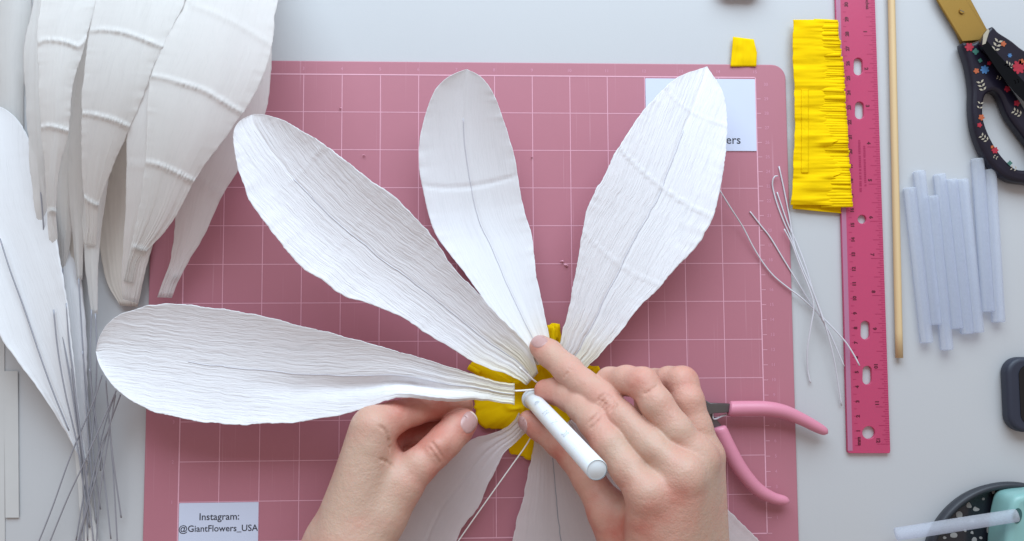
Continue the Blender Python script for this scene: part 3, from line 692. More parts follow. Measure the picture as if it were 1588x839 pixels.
# ------------------------------------------------------------------ yellow fringe strip and scrap
fr = empty('yellow_fringe', P(1270, 180, TZ+.002), 'folded strip of bright yellow crepe paper with a fringe cut along its right side', 'crepe paper strip')
def yl(v): return np.interp(v, [28, 100, 130, 200, 240, 300, 328], [1230, 1230, 1232, 1233, 1231, 1228, 1226])
def yr(v): return np.interp(v, [28, 60, 100, 180, 260, 318, 328], [1299, 1303, 1308, 1313, 1319, 1323, 1323])
def sheet(name, x0f, x1f, v0, v1, z, seed, nu_=24, nv_=120, crumple=.0009, tilt=0.0, smap=None):
    V, UVs = [], []
    for j in range(nv_+1):
        v = v0+(v1-v0)*j/nv_
        for i in range(nu_+1):
            s = i/nu_; x = x0f(v)+(x1f(v)-x0f(v))*s
            s0_ = s; s = smap(x, v) if smap else s
            zz = z+.0006*s**3*float(vnoise(v*.42, seed+7))+crumple*float(vnoise2(s*2.2+3, v*.10, seed))+.00015*float(vnoise2(s*1.3+3, v*.3, seed+1))+.0012*s*float(vnoise(v*.05, seed+2))
            V.append(P(x, v+tilt*(s-.3), zz)); UVs.append((v/2.4, s0_*30))
    n1 = nu_+1
    Fc = [(j*n1+i, (j+1)*n1+i, (j+1)*n1+i+1, j*n1+i+1) for j in range(nv_) for i in range(nu_)]
    o = mesh(name, V, Fc, M_yellow, fr); uvl = o.data.uv_layers.new(name='mm')
    for l in o.data.loops: uvl.data[l.index].uv = UVs[l.vertex_index]
    o.modifiers.new('thickness', 'SOLIDIFY').thickness = .0004
    return o
sheet('lower_layer', lambda v: yl(v)+3, lambda v: 1310, 300, 326, .0008, 5, nv_=12, tilt=7)
sheet('folded_sheet', lambda v: yl(v)+.8*float(vnoise(v*.11, 3)), lambda v: 1288+.04*(v-30)+9*float(vnoise(v*.23, 6)), 30.5, 318, .0036, 8, nv_=260, nu_=36)
sheet('glued_tab', lambda v: 1243, lambda v: 1254, 138, 268, .0041, 8, nu_=6, nv_=120, smap=lambda x, v: (x-float(yl(v)))/(1288+.04*(v-30)+9*float(vnoise(v*.23, 6))-float(yl(v))))
V, Fc, UVs = [], [], []; v = 30.5; rnd = random.Random(5)
while v < 317:
    h = rnd.uniform(2.4, 5.2); x0 = 1262+.04*(v-30); x1 = float(yr(v))+rnd.uniform(-1.6, 1.0); dz = rnd.uniform(-.0003, .0004); dv = rnd.uniform(-.6, 1.2)
    k = len(V)
    for i in range(9):
        s = i/8; x = x0+(x1-x0)*s
        for q in (0, .5, 1):
            V.append(P(x, v+h*(q-.5)*(1.6-.35*s)+h/2+dv*s*s, .0022+.0012*min(1, s*2)+dz*s+.0011*s*math.sin(s*2.5)+(.0002 if q == .5 else 0)+.0012*s*float(vnoise(v*.05, 10)))); UVs.append(((v+h*q)/2.4, s*25))
    for i in range(8):
        for q in range(2): a = k+i*3+q; Fc.append((a, a+1, a+4, a+3))
    v += h
o = mesh('fringe', V, Fc, M_yellow, fr); o['kind'] = 'stuff'; uvl = o.data.uv_layers.new(name='mm')
for l in o.data.loops: uvl.data[l.index].uv = UVs[l.vertex_index]
o.modifiers.new('thickness', 'SOLIDIFY').thickness = .0003

V, UVs = [], []
for j in range(15):
    for i in range(15):
        s, t = i/14, j/14
        xl = np.interp(t, [0, 1], [1137, 1133]); xr = np.interp(t, [0, .5, 1], [1169, 1174, 1173]); yt = 57+4*s
        V.append(P(xl+(xr-xl)*s, yt+(103-yt)*t, TZ+.0028+.0012*s*math.sin(t*3)+.0004*float(vnoise2(s*3, t*4, 3)))); UVs.append((s*14, t*16))
o = mesh('crepe_scrap', V, [(j*15+i, (j+1)*15+i, (j+1)*15+i+1, j*15+i+1) for j in range(14) for i in range(14)], M_yellow)
uvl = o.data.uv_layers.new(name='mm')
for l in o.data.loops: uvl.data[l.index].uv = UVs[l.vertex_index]
o.modifiers.new('thickness', 'SOLIDIFY').thickness = .0006
tag(o, 'small square scrap of yellow crepe paper above the top edge of the mat', 'paper scrap')

# something pink just beyond the top edge of the picture
q0, q1 = P(1112, -7, TZ+.004), P(1180, -60, TZ+.004)
o = flat_shape('pink_eraser', [rrect(q0.x, q0.y, q1.x, q1.y, .006)], TZ, TZ+.010, mat('pale_pink_rubber', (.66, .56, .62, 1), .6), None, bevel=.002)
tag(o, 'pale pink rubbery block barely showing at the top edge above the yellow scrap', 'eraser')

# ------------------------------------------------------------------ glue sticks
GS = [(1410,291,1437,532,'leftmost in the row'),(1425,265,1451,504,'second from the left, reaching above the leftmost'),(1445,304,1468.5,543,'lowest in the row, third from the left'),
      (1456.5,270,1483.5,510,'fourth from the left'),(1474.5,278,1500,518,'fifth from the left'),(1491.5,278,1516,516,'sixth from the left, beside the open gap'),
      (1515.5,246,1532,484,'highest in the row, just right of the gap'),(1534.5,263,1548.5,500,'rightmost in the row')]
for x0, y0, x1, y1, lb in GS:
    a, b = P(x0, y0, TZ+.0037), P(x1, y1, TZ+.0037); r = .0041; d = (b-a)
    pts, rd = [], []
    for t, q in ((0, .55), (.001, .82), (.004, .96), (.010, 1), (.5, 1), (.99, 1), (.996, .96), (.999, .82), (1, .55)): pts.append(a+d*t); rd.append(r*q)
    o = tube('glue_stick', pts, rd, M_glue, None, 20); tag(o, 'cloudy clear glue stick, '+lb, 'glue stick', 'glue sticks lying side by side')

# ------------------------------------------------------------------ scissors
sx = empty('scissors', P(1530, 70, TZ), 'pair of scissors with gold blades and dark floral handles at the upper right corner', 'scissors')
def poly(pts, z): return [(lambda p: (p.x, p.y))(P(a, b, z)) for a, b in pts]
flat_shape('blade', [poly([(1493,64),(1520,62),(1531,48),(1500,0),(1455,-70),(1420,-118),(1415,-112),(1435,-60),(1455,0)], .004)], TZ+.0035, TZ+.0055, M_gold, sx, bevel=.0005)
flat_shape('blade', [poly([(1494,72),(1530,66),(1536,52),(1508,0),(1480,-60),(1462,-130),(1456,-130),(1462,-50),(1466,0)], .002)], TZ+.0010, TZ+.0031, M_gold, sx, bevel=.0005)
c_ = P(1492, 17, .0042)
bm = bmesh.new(); bmesh.ops.create_cone(bm, cap_ends=True, segments=24, radius1=.0022, radius2=.0018, depth=.0012, matrix=Matrix.Translation((c_.x, c_.y, TZ+.0060)))
from_bm('pivot_screw', bm, M_gold, sx, False)
flat_shape('screw_slot', [poly([(1489,15.2),(1495,18.2),(1494.6,19.2),(1488.6,16.2)], .0045)], TZ+.0066, TZ+.0067, M_steel, sx)
hA = spline([(1493,67),(1507,66),(1528,60),(1540,72),(1548,95),(1560,120),(1580,150),(1600,185),(1625,230),(1632,262),(1615,284),(1590,284),(1568,280),(1550,268),(1533,250),(1519,222),(1511,195),(1508,165),(1508,134),(1502,98)], 150, True)
hAh = spline([(1526,160),(1530,146),(1541,141),(1552,150),(1565,180),(1585,208),(1605,235),(1612,252),(1600,262),(1578,262),(1560,248),(1545,228),(1533,205),(1526,182)], 90, True)
flat_shape('handle', [poly(hA, .008), poly(hAh, .008)], TZ+.001, TZ+.0105, M_navy, sx, bevel=.0028, smooth=True)
hB = spline([(1520,70),(1534,43),(1546,52),(1565,64),(1590,82),(1640,100),(1700,115),(1740,150),(1735,190),(1690,205),(1640,190),(1600,160),(1570,130),(1545,95)], 120, True)
hBh = spline([(1620,130),(1650,128),(1690,140),(1712,162),(1700,180),(1670,182),(1638,165)], 60, True)
flat_shape('handle', [poly(hB, .012), poly(hBh, .012)], TZ+.0108, TZ+.0165, M_navy, sx, bevel=.0018, smooth=True)
M_black = mat('matt_black_inlay', (.003, .003, .004, 1), rough=.8, spec=.1)
flat_shape('handle_inlay', [poly([(1526,72),(1534,62),(1552,84),(1575,108),(1600,135),(1600,165),(1575,140),(1550,108)], .0168)], TZ+.0166, TZ+.0168, M_black, sx)
flat_shape('handle_edge', [poly([(1528,52),(1535,43),(1537,46),(1531,66),(1526,68)], .0168)], TZ+.0166, TZ+.0170, M_cream, sx)
def blossom(px, py, r, m_, z, n=5, seed=0, nm='printed_flower'):
    out = []; n_ = n*8
    for k in range(n_):
        a = 2*math.pi*k/n_+seed; q = r*(.62+.38*abs(math.cos((a-seed)*n/2))); c = P(px+q*math.cos(a), py+q*math.sin(a), z); out.append((c.x, c.y))
    flat_shape(nm, [out], z, z+.0001, m_, sx)
def sprig(px, py, ang, ln, z, n=3):
    a = math.radians(ang); d = np.array([math.cos(a), math.sin(a)]); s_ = np.array([-d[1], d[0]])
    for k in range(n):
        for sd in (-1, 1):
            b = np.array([px, py])+d*ln*k/n; t = b+(d*.55+s_*sd*.8)*ln*.42
            mid_ = (b+t)/2; w_ = np.array([-(t-b)[1], (t-b)[0]])*.22
            flat_shape('printed_leaf', [poly([tuple(b), tuple(mid_+w_), tuple(t), tuple(mid_-w_)], z)], z, z+.0001, M_cream, sx)
zA, zB = TZ+.0107, TZ+.0167
blossom(1503,73,7,M_red,zA,6); blossom(1513,80,5,M_green,zA,4); blossom(1527,108,7,M_blue,zA,7,.3); blossom(1514,110,4.5,M_orange,zA,5,.5)
blossom(1534,98,3.5,M_red,zA,5); blossom(1522,182,5,M_orange,zA,5,.2); blossom(1519,194,4,M_red,zA); blossom(1543,233,5.5,M_red,zA,6); blossom(1539,228,3,M_orange,zA,5)
blossom(1566,253,4,M_green,zA,4); blossom(1562,138,5,M_red,zA,5,.4); blossom(1577,160,5,M_red,zA,5); blossom(1520,94,3.5,M_green,zA,4,.2); blossom(1556,108,3,M_orange,zA,5)
sprig(1525,140,-110,18,zA); sprig(1519,168,-80,14,zA,2); sprig(1531,218,-140,15,zA); sprig(1583,178,-150,16,zA); sprig(1552,122,-160,9,zA,2); sprig(1576,262,-165,12,zA,2); sprig(1541,242,30,9,zA,2)
blossom(1556,68,4.5,M_orange,zB,5); blossom(1580,104,11,M_red,zB,8,.2); blossom(1584,96,5,M_orange,zB,5); sprig(1543,78,-70,20,zB); sprig(1570,104,-150,14,zB); sprig(1580,125,160,10,zB,2)
blossom(1566,86,3.5,M_blue,zB,6)

# ------------------------------------------------------------------ pliers
pl = empty('pliers', P(1105, 640, .002), 'small pliers with pink coated handles, jaws hidden under the right hand', 'pliers')
def bar(name, pts, m_, seg=14, flat=1.0):
    q = spline(pts, 48); c = [P(x, y, z) for x, y, z, r in q]; rr = [r for *_, r in q]
    V, Fc = tube_geo(c, rr, seg)
    o = mesh(name, V, Fc, m_, pl); return o
def rounded(pts, r_end=.0015):
    return pts
bar('grip', [(1130.5,633.5,.009,.0046),(1133,634,.009,.0050),(1160,633.5,.009,.0050),(1190,634,.009,.0049),(1217,639,.008,.0046),(1243,650,.007,.0041),(1264,661,.006,.0037),(1277,668,.0055,.0030),(1282,671,.0055,.0018),(1283.5,672,.0055,.0006)], M_pliers)
bar('grip', [(1116,662,.009,.0038),(1118,668,.009,.0046),(1130,694,.009,.0048),(1148,727,.009,.0048),(1172,756,.008,.0044),(1196,771,.0065,.0038),(1215,776,.0055,.0032),(1222,777,.0055,.0020),(1224.5,777.5,.0055,.0006)], M_pliers)
def plate(name, pts, z0, z1, m_=M_steel, bv=.0006): return flat_shape(name, [poly(pts, z1)], z0, z1, m_, pl, bevel=bv)
plate('jaw', [(1060,596),(1075,603),(1090,618),(1102,625),(1132,626),(1131,640),(1108,641),(1096,645),(1082,634),(1058,604)], .0062, .0100)
plate('jaw', [(1055,600),(1078,640),(1090,650),(1100,668),(1109,673),(1120,661),(1108,646),(1098,630),(1085,622),(1062,598)], .0022, .0060)
c_ = P(1094, 634, .010)
bm = bmesh.new(); bmesh.ops.create_cone(bm, cap_ends=True, segments=24, radius1=.0026, radius2=.0022, depth=.0014, matrix=Matrix.Translation((c_.x, c_.y, .0105))); from_bm('pivot', bm, M_steel, pl, False)
tube('spring', wire_pts([(1129,642,.007),(1118,646,.007),(1109,650,.007),(1106,648,.007),(1105,640,.007)], 20), .0006, M_wirew, pl)

# ------------------------------------------------------------------ phone, dish, glue gun
q = P(1640, 612, TZ)
ph = empty('phone', q, 'dark phone in a navy case cut off by the right edge of the picture', 'phone')
a, b = P(1566, 671, TZ+.009), P(1730, 553, TZ+.009)
flat_shape('case', [rrect(a.x, a.y, b.x, b.y, .011, 10)], TZ, TZ+.0095, M_phone, ph, bevel=.0028, smooth=True)
flat_shape('screen', [rrect(a.x+.0075, a.y+.005, b.x-.0075, b.y-.005, .007, 10)], TZ+.0096, TZ+.0099, M_glass, ph)
c_ = P(1572, 892, TZ+.008)
di = empty('terrazzo_dish', (c_.x, c_.y, TZ), 'round black speckled dish under the mint glue gun at the lower right', 'dish')
R0 = (P(1572+138, 892, TZ+.008)-c_).length
prof = [(0, .003), (R0*.90, .003), (R0*.915, .0042), (R0*.93, .009), (R0*.965, .0102), (R0*.99, .009), (R0, .006), (R0*.97, .0003), (0, .0003)]
V, Fc = [], []; ns = 96
for r_, z_ in prof:
    for k in range(ns): a = 2*math.pi*k/ns; V.append((c_.x+r_*math.cos(a), c_.y+r_*math.sin(a), TZ+z_))
for i in range(2, len(prof)-1):
    for k in range(ns): Fc.append((i*ns+k, i*ns+(k+1) % ns, (i+1)*ns+(k+1) % ns, (i+1)*ns+k))
Fi = [(ns*1+k, ns*1+(k+1) % ns, ns*2+(k+1) % ns, ns*2+k) for k in range(ns)]
mesh('rim', V, Fc+Fi, M_rim, di)
flat_shape('plate', [[(c_.x+R0*.905*math.cos(2*math.pi*k/80), c_.y+R0*.905*math.sin(2*math.pi*k/80)) for k in range(80)]], TZ+.0006, TZ+.0036, M_dish, di)
rnd = random.Random(12)
fixed = [(1503,784,5),(1514,790,5),(1488,798,6),(1541,763,3),(1549,762,2.5),(1480,830,7),(1512,838,5),(1535,822,7),(1508,808,3.5),(1485,790,2.5),(1497,823,2.5),(1525,774,2.5),(1508,826,3),(1465,834,3),(1532,806,3)]
for k in range(46):
    if k < len(fixed): x, y, r_ = fixed[k]
    else:
        a = rnd.uniform(0, 2*math.pi); q_ = rnd.uniform(.1, .84)*138; x, y, r_ = 1572+q_*math.cos(a), 892+q_*math.sin(a), rnd.uniform(2.5, 8)
    n_ = rnd.choice((5, 6, 7)); a0 = rnd.random()*6
    pts = [(x+r_*rnd.uniform(.55, 1.15)*math.cos(a0+2*math.pi*i/n_), y+r_*rnd.uniform(.55, 1.1)*math.sin(a0+2*math.pi*i/n_)) for i in range(n_)]
    pts = spline(pts, 18, True)
    flat_shape('fleck', [poly(pts, TZ+.004)[::-1]], TZ+.0037, TZ+.0038, M_fleck, di)
gg = empty('glue_gun', P(1575, 800, TZ+.004), 'mint green glue gun lying on the black speckled dish, tail end towards the mat', 'glue gun')
flat_shape('body', [poly(spline([(1563,860),(1566,816),(1571,788),(1575,776),(1583,769),(1608,765),(1640,765),(1660,800),(1670,870),(1660,940),(1620,970),(1580,965),(1564,920)], 120, True), .026)], TZ+.004, TZ+.027, M_mint, gg, bevel=.004, smooth=True)
def ellipse_plate(nm, cx, cy, rx_, ry_, z0, z1, m_, par, ang=0, bv=0):
    pts = []
    for k in range(32):
        a = 2*math.pi*k/32; ex, ey = rx_*math.cos(a), ry_*math.sin(a)
        pts.append((cx+ex*math.cos(ang)-ey*math.sin(ang), cy+ex*math.sin(ang)+ey*math.cos(ang)))
    return flat_shape(nm, [poly(pts, z1)], z0, z1, m_, par, bevel=bv)
ellipse_plate('feed_hole', 1578, 800, 7, 12, TZ+.0271, TZ+.0273, M_hole, gg, .15)
ellipse_plate('screw', 1596, 782, 5.5, 6, TZ+.0271, TZ+.0282, M_steel, gg, 0, .0004)
ellipse_plate('screw_recess', 1596, 782, 7.2, 8, TZ+.02705, TZ+.02712, M_hole, gg)
a, b = P(1578, 799, TZ+.0305), P(1388, 829, TZ+.010)
pts = [a+(b-a)*t for t in (0, .01, .3, .7, .985, .995, 1)]
o = tube('glue_stick', pts, [.0036, .0040, .0041, .0042, .0042, .0038, .0022], M_glue2, None, 20); tag(o, 'cloudy glue stick fed into the back of the mint glue gun', 'glue stick')

# ------------------------------------------------------------------ white pipe (the stem)
a, b = P(824, 618, .016), P(926, 729, .150); d = (b-a).normalized(); L_ = (b-a).length; rp_ = .0053
pi_ = empty('plastic_pipe', a, 'white plastic pipe with faded print, held upright over the flower centre by the right hand', 'pipe')
V, Fc = tube_geo([a-d*.001, a, a+d*(L_-.0006), a+d*L_], [rp_*.97, rp_, rp_, rp_*.95], 40); Fc = Fc[:-2]
kk = len(V); V2, F2 = tube_geo([a-d*.001, a+d*.02], [rp_*.70, rp_*.70], 40)
V += V2; Fc += [tuple(i+kk for i in f) for f in F2[:-2]]; Fc += [(i, (i+1) % 40, kk+(i+1) % 40, kk+i) for i in range(40)]
mesh('tube_wall', V, Fc, M_pipe, pi_)
V, Fc = tube_geo([a+d*(L_-.02), a+d*(L_-.0008), a+d*(L_-.0003)], [rp_*.96, rp_*.96, rp_*.9], 40); mesh('end_plug', V, Fc, M_pipecap, pi_)
# lip of the open end at the flower
V, Fc = [], []
sd = d.cross(Vector((0, 0, 1))).normalized(); up_ = sd.cross(d).normalized()
for i in range(40):
    A_ = 2*math.pi*i/40
    for j in range(8):
        B_ = 2*math.pi*j/8; r_ = rp_*1.10+.0007*math.cos(B_)
        V.append(a+(sd*math.cos(A_)+up_*math.sin(A_))*r_+d*(.0010+.0007*math.sin(B_)))
for i in range(40):
    for j in range(8): Fc.append((i*8+j, ((i+1) % 40)*8+j, ((i+1) % 40)*8+(j+1) % 8, i*8+(j+1) % 8))
mesh('collar', V, Fc, M_steel if False else M_pipecap, pi_)
# faded print wrapped on the pipe
def pipe_text(s_, t0, size, phi0):
    o = text('printed_text', s_, (0, 0, 0), size, 0, M_pipeink, None, 'LEFT', .00004)
    me = o.data; bpy.data.objects.remove(o)
    vdir = (Vector((0, 0, CAMZ))-(a+b)/2).normalized(); e1 = (vdir-d*vdir.dot(d)).normalized(); e2 = d.cross(e1)
    for v_ in me.vertices:
        x, y = v_.co.x, v_.co.y; ph_ = phi0+y/rp_
        v_.co = a+d*(t0+x)+(e1*math.cos(ph_)+e2*math.sin(ph_))*(rp_+.00012)
    me.materials.clear(); link_mesh('printed_text', me, M_pipeink, pi_, False)
for s_, t0 in (('40', .024), ('3/4', .046), ('IN', .066), ('D2', .088), ('1', .112)): pipe_text(s_, t0, .0052, -.15)

# ------------------------------------------------------------------ hands
def capsule(Pts, a, b, ra, rb):
    ab = b-a; L2 = float(ab@ab); t = np.clip(((Pts-a)@ab)/L2, 0, 1)
    return np.linalg.norm(Pts-a-t[..., None]*ab, axis=-1)-(ra+(rb-ra)*t)
def smin(x, y, k):
    h = np.clip(.5+.5*(y-x)/k, 0, 1); return y*(1-h)+x*h-k*h*(1-h)
class Vox:
    def __init__(s, lo, hi, h):
        s.lo, s.h = np.array(lo), h; s.n = np.ceil((np.array(hi)-s.lo)/h).astype(int)+1
    def new(s): return np.full(s.n, .03, np.float32)
    def box(s, a, b, pad):
        lo = np.floor((np.minimum(a, b)-pad-s.lo)/s.h).astype(int); hi = np.ceil((np.maximum(a, b)+pad-s.lo)/s.h).astype(int)+1
        lo = np.clip(lo, 0, s.n); hi = np.clip(hi, 0, s.n); return lo, hi
    def pts(s, lo, hi):
        g = [s.lo[i]+s.h*np.arange(lo[i], hi[i]) for i in range(3)]
        return np.stack(np.meshgrid(*g, indexing='ij'), -1)
    def add(s, Fg_, a, b, ra, rb, k):
        a, b = np.array(a), np.array(b); lo, hi = s.box(a, b, max(ra, rb)+k+.007)
        if (hi <= lo).any(): return
        sl = tuple(slice(lo[i], hi[i]) for i in range(3))
        Fg_[sl] = smin(Fg_[sl], capsule(s.pts(lo, hi), a, b, ra, rb).astype(np.float32), k)
    def groove(s, Fg_, a, b, r, k):
        a, b = np.array(a), np.array(b); lo, hi = s.box(a, b, r+k+.002)
        sl = tuple(slice(lo[i], hi[i]) for i in range(3))
        Fg_[sl] = -smin(-Fg_[sl], capsule(s.pts(lo, hi), a, b, r, r).astype(np.float32), k)
def surface_nets(Fg_, lo, h):
    S = Fg_ < 0
    c = np.zeros(np.array(S.shape)-1, np.int8)
    offs = [(i, j, k) for i in (0, 1) for j in (0, 1) for k in (0, 1)]
    for i, j, k in offs: c += S[i:S.shape[0]-1+i, j:S.shape[1]-1+j, k:S.shape[2]-1+k]
    cells = np.argwhere((c > 0) & (c < 8))
    val = {o_: Fg_[cells[:, 0]+o_[0], cells[:, 1]+o_[1], cells[:, 2]+o_[2]] for o_ in offs}
    acc = np.zeros((len(cells), 3)); cnt = np.zeros(len(cells))
    for o_ in offs:
        for ax in range(3):
            if o_[ax] == 0:
                p = list(o_); p[ax] = 1; p = tuple(p); va, vb = val[o_], val[p]; mk = (va < 0) != (vb < 0)
                t = np.where(mk, va/np.where(mk, va-vb, 1), 0); q = np.zeros((len(cells), 3)); q += o_; q[:, ax] = t
                acc += q*mk[:, None]; cnt += mk
    V = lo+h*(cells+acc/cnt[:, None])
    ids = np.full(c.shape, -1, np.int64); ids[tuple(cells.T)] = np.arange(len(cells))
    Q = []
    for ax in range(3):
        b_, c_2 = (ax+1) % 3, (ax+2) % 3
        s0 = [slice(None)]*3; s1 = [slice(None)]*3; s0[ax] = slice(0, -1); s1[ax] = slice(1, None)
        A_, B_ = S[tuple(s0)], S[tuple(s1)]; E = np.argwhere(A_ != B_)
        sh = np.array(c.shape); ok = (E[:, b_] > 0) & (E[:, c_2] > 0) & (E[:, b_] < sh[b_]) & (E[:, c_2] < sh[c_2]); E = E[ok]
        ins = A_[tuple(E.T)]
        def cid(db, dc):
            G = E.copy(); G[:, b_] += db; G[:, c_2] += dc; return ids[tuple(G.T)]
        q = np.stack([cid(-1, -1), cid(0, -1), cid(0, 0), cid(-1, 0)], 1)
        q[~ins] = q[~ins][:, ::-1]; Q.append(q)
    return V, np.vstack(Q)
def J(px, py, z): return np.array(P(px, py, z))
def build_hand(parent, palm, fingers, extra, lo, hi, h, tints, label, grooves=(), kp=.010, kf=.006):
    vx = Vox(lo, hi, h)
    Pm = vx.new()
    for a, b, ra, rb in palm: vx.add(Pm, J(*a), J(*b), ra, rb, kp)
    T = Pm.copy()
    for ch in fingers:
        G = vx.new()
        for (x0, r0), (x1, r1) in zip(ch[:-1], ch[1:]): vx.add(G, J(*x0), J(*x1), r0, r1, .003)
        T = smin(T, smin(Pm, G, kf), .0012)
    for a, b, ra, rb, k in extra: vx.add(T, J(*a), J(*b), ra, rb, k)
    zs = vx.lo[2]+h*np.arange(T.shape[2])
    def surf(px, py):
        z = .05
        for _ in range(4):
            q = P(px, py, z); i, j = int(round((q.x-vx.lo[0])/h)), int(round((q.y-vx.lo[1])/h))
            ins = np.nonzero(T[i, j] < 0)[0]
            if len(ins) == 0: return q
            z = float(zs[ins[-1]])+h*.5
        return P(px, py, z)
    cuts = []
    for pl_, r, dep in grooves:
        q = spline(pl_, 9); W_ = [np.array(surf(*p)) for p in q]
        for i in range(8):
            if np.linalg.norm(W_[i]-W_[i+1]) < .006:
                t0, t1 = math.sin(math.pi*i/8), math.sin(math.pi*(i+1)/8)
                up = np.array([0, 0, 1.]); cuts.append((W_[i]+up*(r-dep*t0), W_[i+1]+up*(r-dep*t1), r))
    for a, b, r in cuts: vx.groove(T, a, b, r, .0009)
    V, Q = surface_nets(T, vx.lo, h)
    # light smoothing
    E = np.vstack([Q[:, [0, 1]], Q[:, [1, 2]], Q[:, [2, 3]], Q[:, [3, 0]]])
    deg = np.bincount(E.ravel(), minlength=len(V))[:, None]
    for lam in (.5, -.52, .5, -.52):
        S_ = np.stack([np.bincount(E[:, 0], V[E[:, 1], k], len(V))+np.bincount(E[:, 1], V[E[:, 0], k], len(V)) for k in range(3)], 1)
        V = V+lam*(S_/deg-V)
    me = bpy.data.meshes.new('hand'); me.vertices.add(len(V)); me.vertices.foreach_set('co', V.ravel())
    me.loops.add(Q.size); me.loops.foreach_set('vertex_index', Q.ravel().astype(np.int32))
    me.polygons.add(len(Q)); me.polygons.foreach_set('loop_start', np.arange(0, Q.size, 4, dtype=np.int32)); me.update(calc_edges=True)
    tn = np.full(len(V), .30)
    for c, r, amt in tints: tn += amt*np.exp(-((V-J(*c))**2).sum(1)/r**2)
    tn += .12*np.clip(vnoise2(V[:, 0]*130+60, V[:, 1]*130+60, 4), -1, 1)
    me.attributes.new('tint', 'FLOAT', 'POINT').data.foreach_set('value', np.clip(tn, 0, 1).astype(np.float32))
    o = link_mesh('hand', me, M_skin, parent); o['label'] = label
    def field(p):
        g = (np.asarray(p)-vx.lo)/h; i = np.clip(np.floor(g).astype(int), 0, vx.n-2); f = g-i; r_ = 0
        for a_ in (0, 1):
            for b_ in (0, 1):
                for c_3 in (0, 1):
                    wt = (f[..., 0] if a_ else 1-f[..., 0])*(f[..., 1] if b_ else 1-f[..., 1])*(f[..., 2] if c_3 else 1-f[..., 2])
                    r_ = r_+wt*T[i[..., 0]+a_, i[..., 1]+b_, i[..., 2]+c_3]
        return r_
    return o, field
def nail(hand, field, tip, back, nrm, wid, length, start, parent, tipw=.12):
    """tip/back: joint positions; nrm: direction the nail faces"""
    tip, back = J(*tip), J(*back); d = tip-back; d /= np.linalg.norm(d); n = np.array(nrm, float); n -= d*(n@d); n /= np.linalg.norm(n); s = np.cross(d, n)
    na, nb = 19, 23; Vn = []
    for j in range(nb):
        t = j/(nb-1); y = start-length*t
        w_ = wid/2*(1-abs(2*t-1)**3.2*.55)*(1-.10*t)
        for i in range(na):
            x = w_*(2*i/(na-1)-1); c = tip+d*(y-abs(x)/wid*.12*length*(1 if t < .5 else -1)*1.0)+s*x
            q = None
            for st in np.arange(.016, -.012, -.0002):
                if field((c+n*st)[None])[0] < .0001: q = c+n*(st+.00012-(.0007 if (i in (0, na-1) or j == nb-1) else 0)); break
            if q is None: q = c-n*.001
            Vn.append(q)
    Fn = [(j*na+i, j*na+i+1, (j+1)*na+i+1, (j+1)*na+i) for j in range(nb-1) for i in range(na-1)]
    o = mesh('fingernail', Vn, Fn, M_nail, parent)
    # free edge
    o.data.materials.append(M_nailtip)
    for p in o.data.polygons:
        if p.index//(na-1) < int((nb-1)*tipw): p.material_index = 1
    md = o.modifiers.new('thickness', 'SOLIDIFY'); md.thickness = .0003; md.offset = 0
    md = o.modifiers.new('smooth', 'SMOOTH'); md.factor = .5; md.iterations = 3
    return o

pe = empty('person', P(800, 1250, .05), 'person of whom only two bare hands show, working on the paper flower', 'person')
# right hand (seen from its back, fingers pointing up and to the left)
palmR = [((1006,768,.092), (1008,960,.072), .0115, .015), ((1060,744,.094), (1035,965,.076), .0115, .015), ((1082,716,.083), (1062,965,.069), .0110, .015), ((1092,712,.068), (1094,955,.060), .0110, .015),
         ((950,800,.060), (1000,930,.062), .012, .016), ((1008,800,.070), (1040,950,.060), .014, .016), ((1060,770,.066), (1060,950,.056), .014, .016),
         ((1020,930,.068), (1035,1150,.070), .020, .022), ((1062,930,.066), (1080,1150,.068), .020, .022)]
fR = [
 [((846,606,.027), .0072), ((862,607,.031), .0080), ((884,616,.041), .0087), ((904,632,.054), .0091), ((922,653,.066), .0095), ((945,688,.076), .0096), ((975,728,.085), .0098), ((1005,766,.091), .0112)],
 [((839,538,.024), .0074), ((852,548,.028), .0083), ((880,573,.040), .0087), ((906,596,.051), .0084), ((937,620,.062), .0090), ((965,648,.072), .0086), ((1010,692,.085), .0094), ((1059,736,.094), .0112)],
 [((948,640,.022), .0072), ((940,606,.036), .0078), ((946,592,.050), .0084), ((972,590,.064), .0084), ((997,595,.074), .0091), ((1018,626,.080), .0091), ((1048,668,.084), .0094), ((1081,712,.084), .0112)],
 [((1000,640,.014), .0068), ((1000,606,.026), .0072), ((1014,592,.040), .0076), ((1038,590,.054), .0080), ((1058,593,.062), .0092), ((1067,622,.068), .0090), ((1078,662,.069), .0094), ((1091,704,.069), .0110)],
 [((820,653,.020), .0068), ((836,663,.025), .0078), ((868,688,.036), .0084), ((888,706,.044), .0090), ((912,742,.052), .0092), ((942,790,.058), .0115), ((990,880,.060), .014)],
]
extraR = [((1004,764,.0965), (1004,772,.0965), .0075, .0070, .006), ((1062,732,.0975), (1062,740,.0975), .0072, .0072, .006), ((1083,700,.086), (1083,706,.086), .0064, .0064, .006),
          ((985,740,.0935), (1004,766,.0965), .0036, .004, .005), ((1020,700,.0935), (1060,735,.0985), .0034, .004, .005),
          ((1062,745,.1000), (1040,900,.0945), .0026, .0020, .005), ((1083,712,.0890), (1058,900,.0850), .0022, .0018, .006), ((1008,775,.0980), (1012,900,.0900), .0026, .0020, .005)]
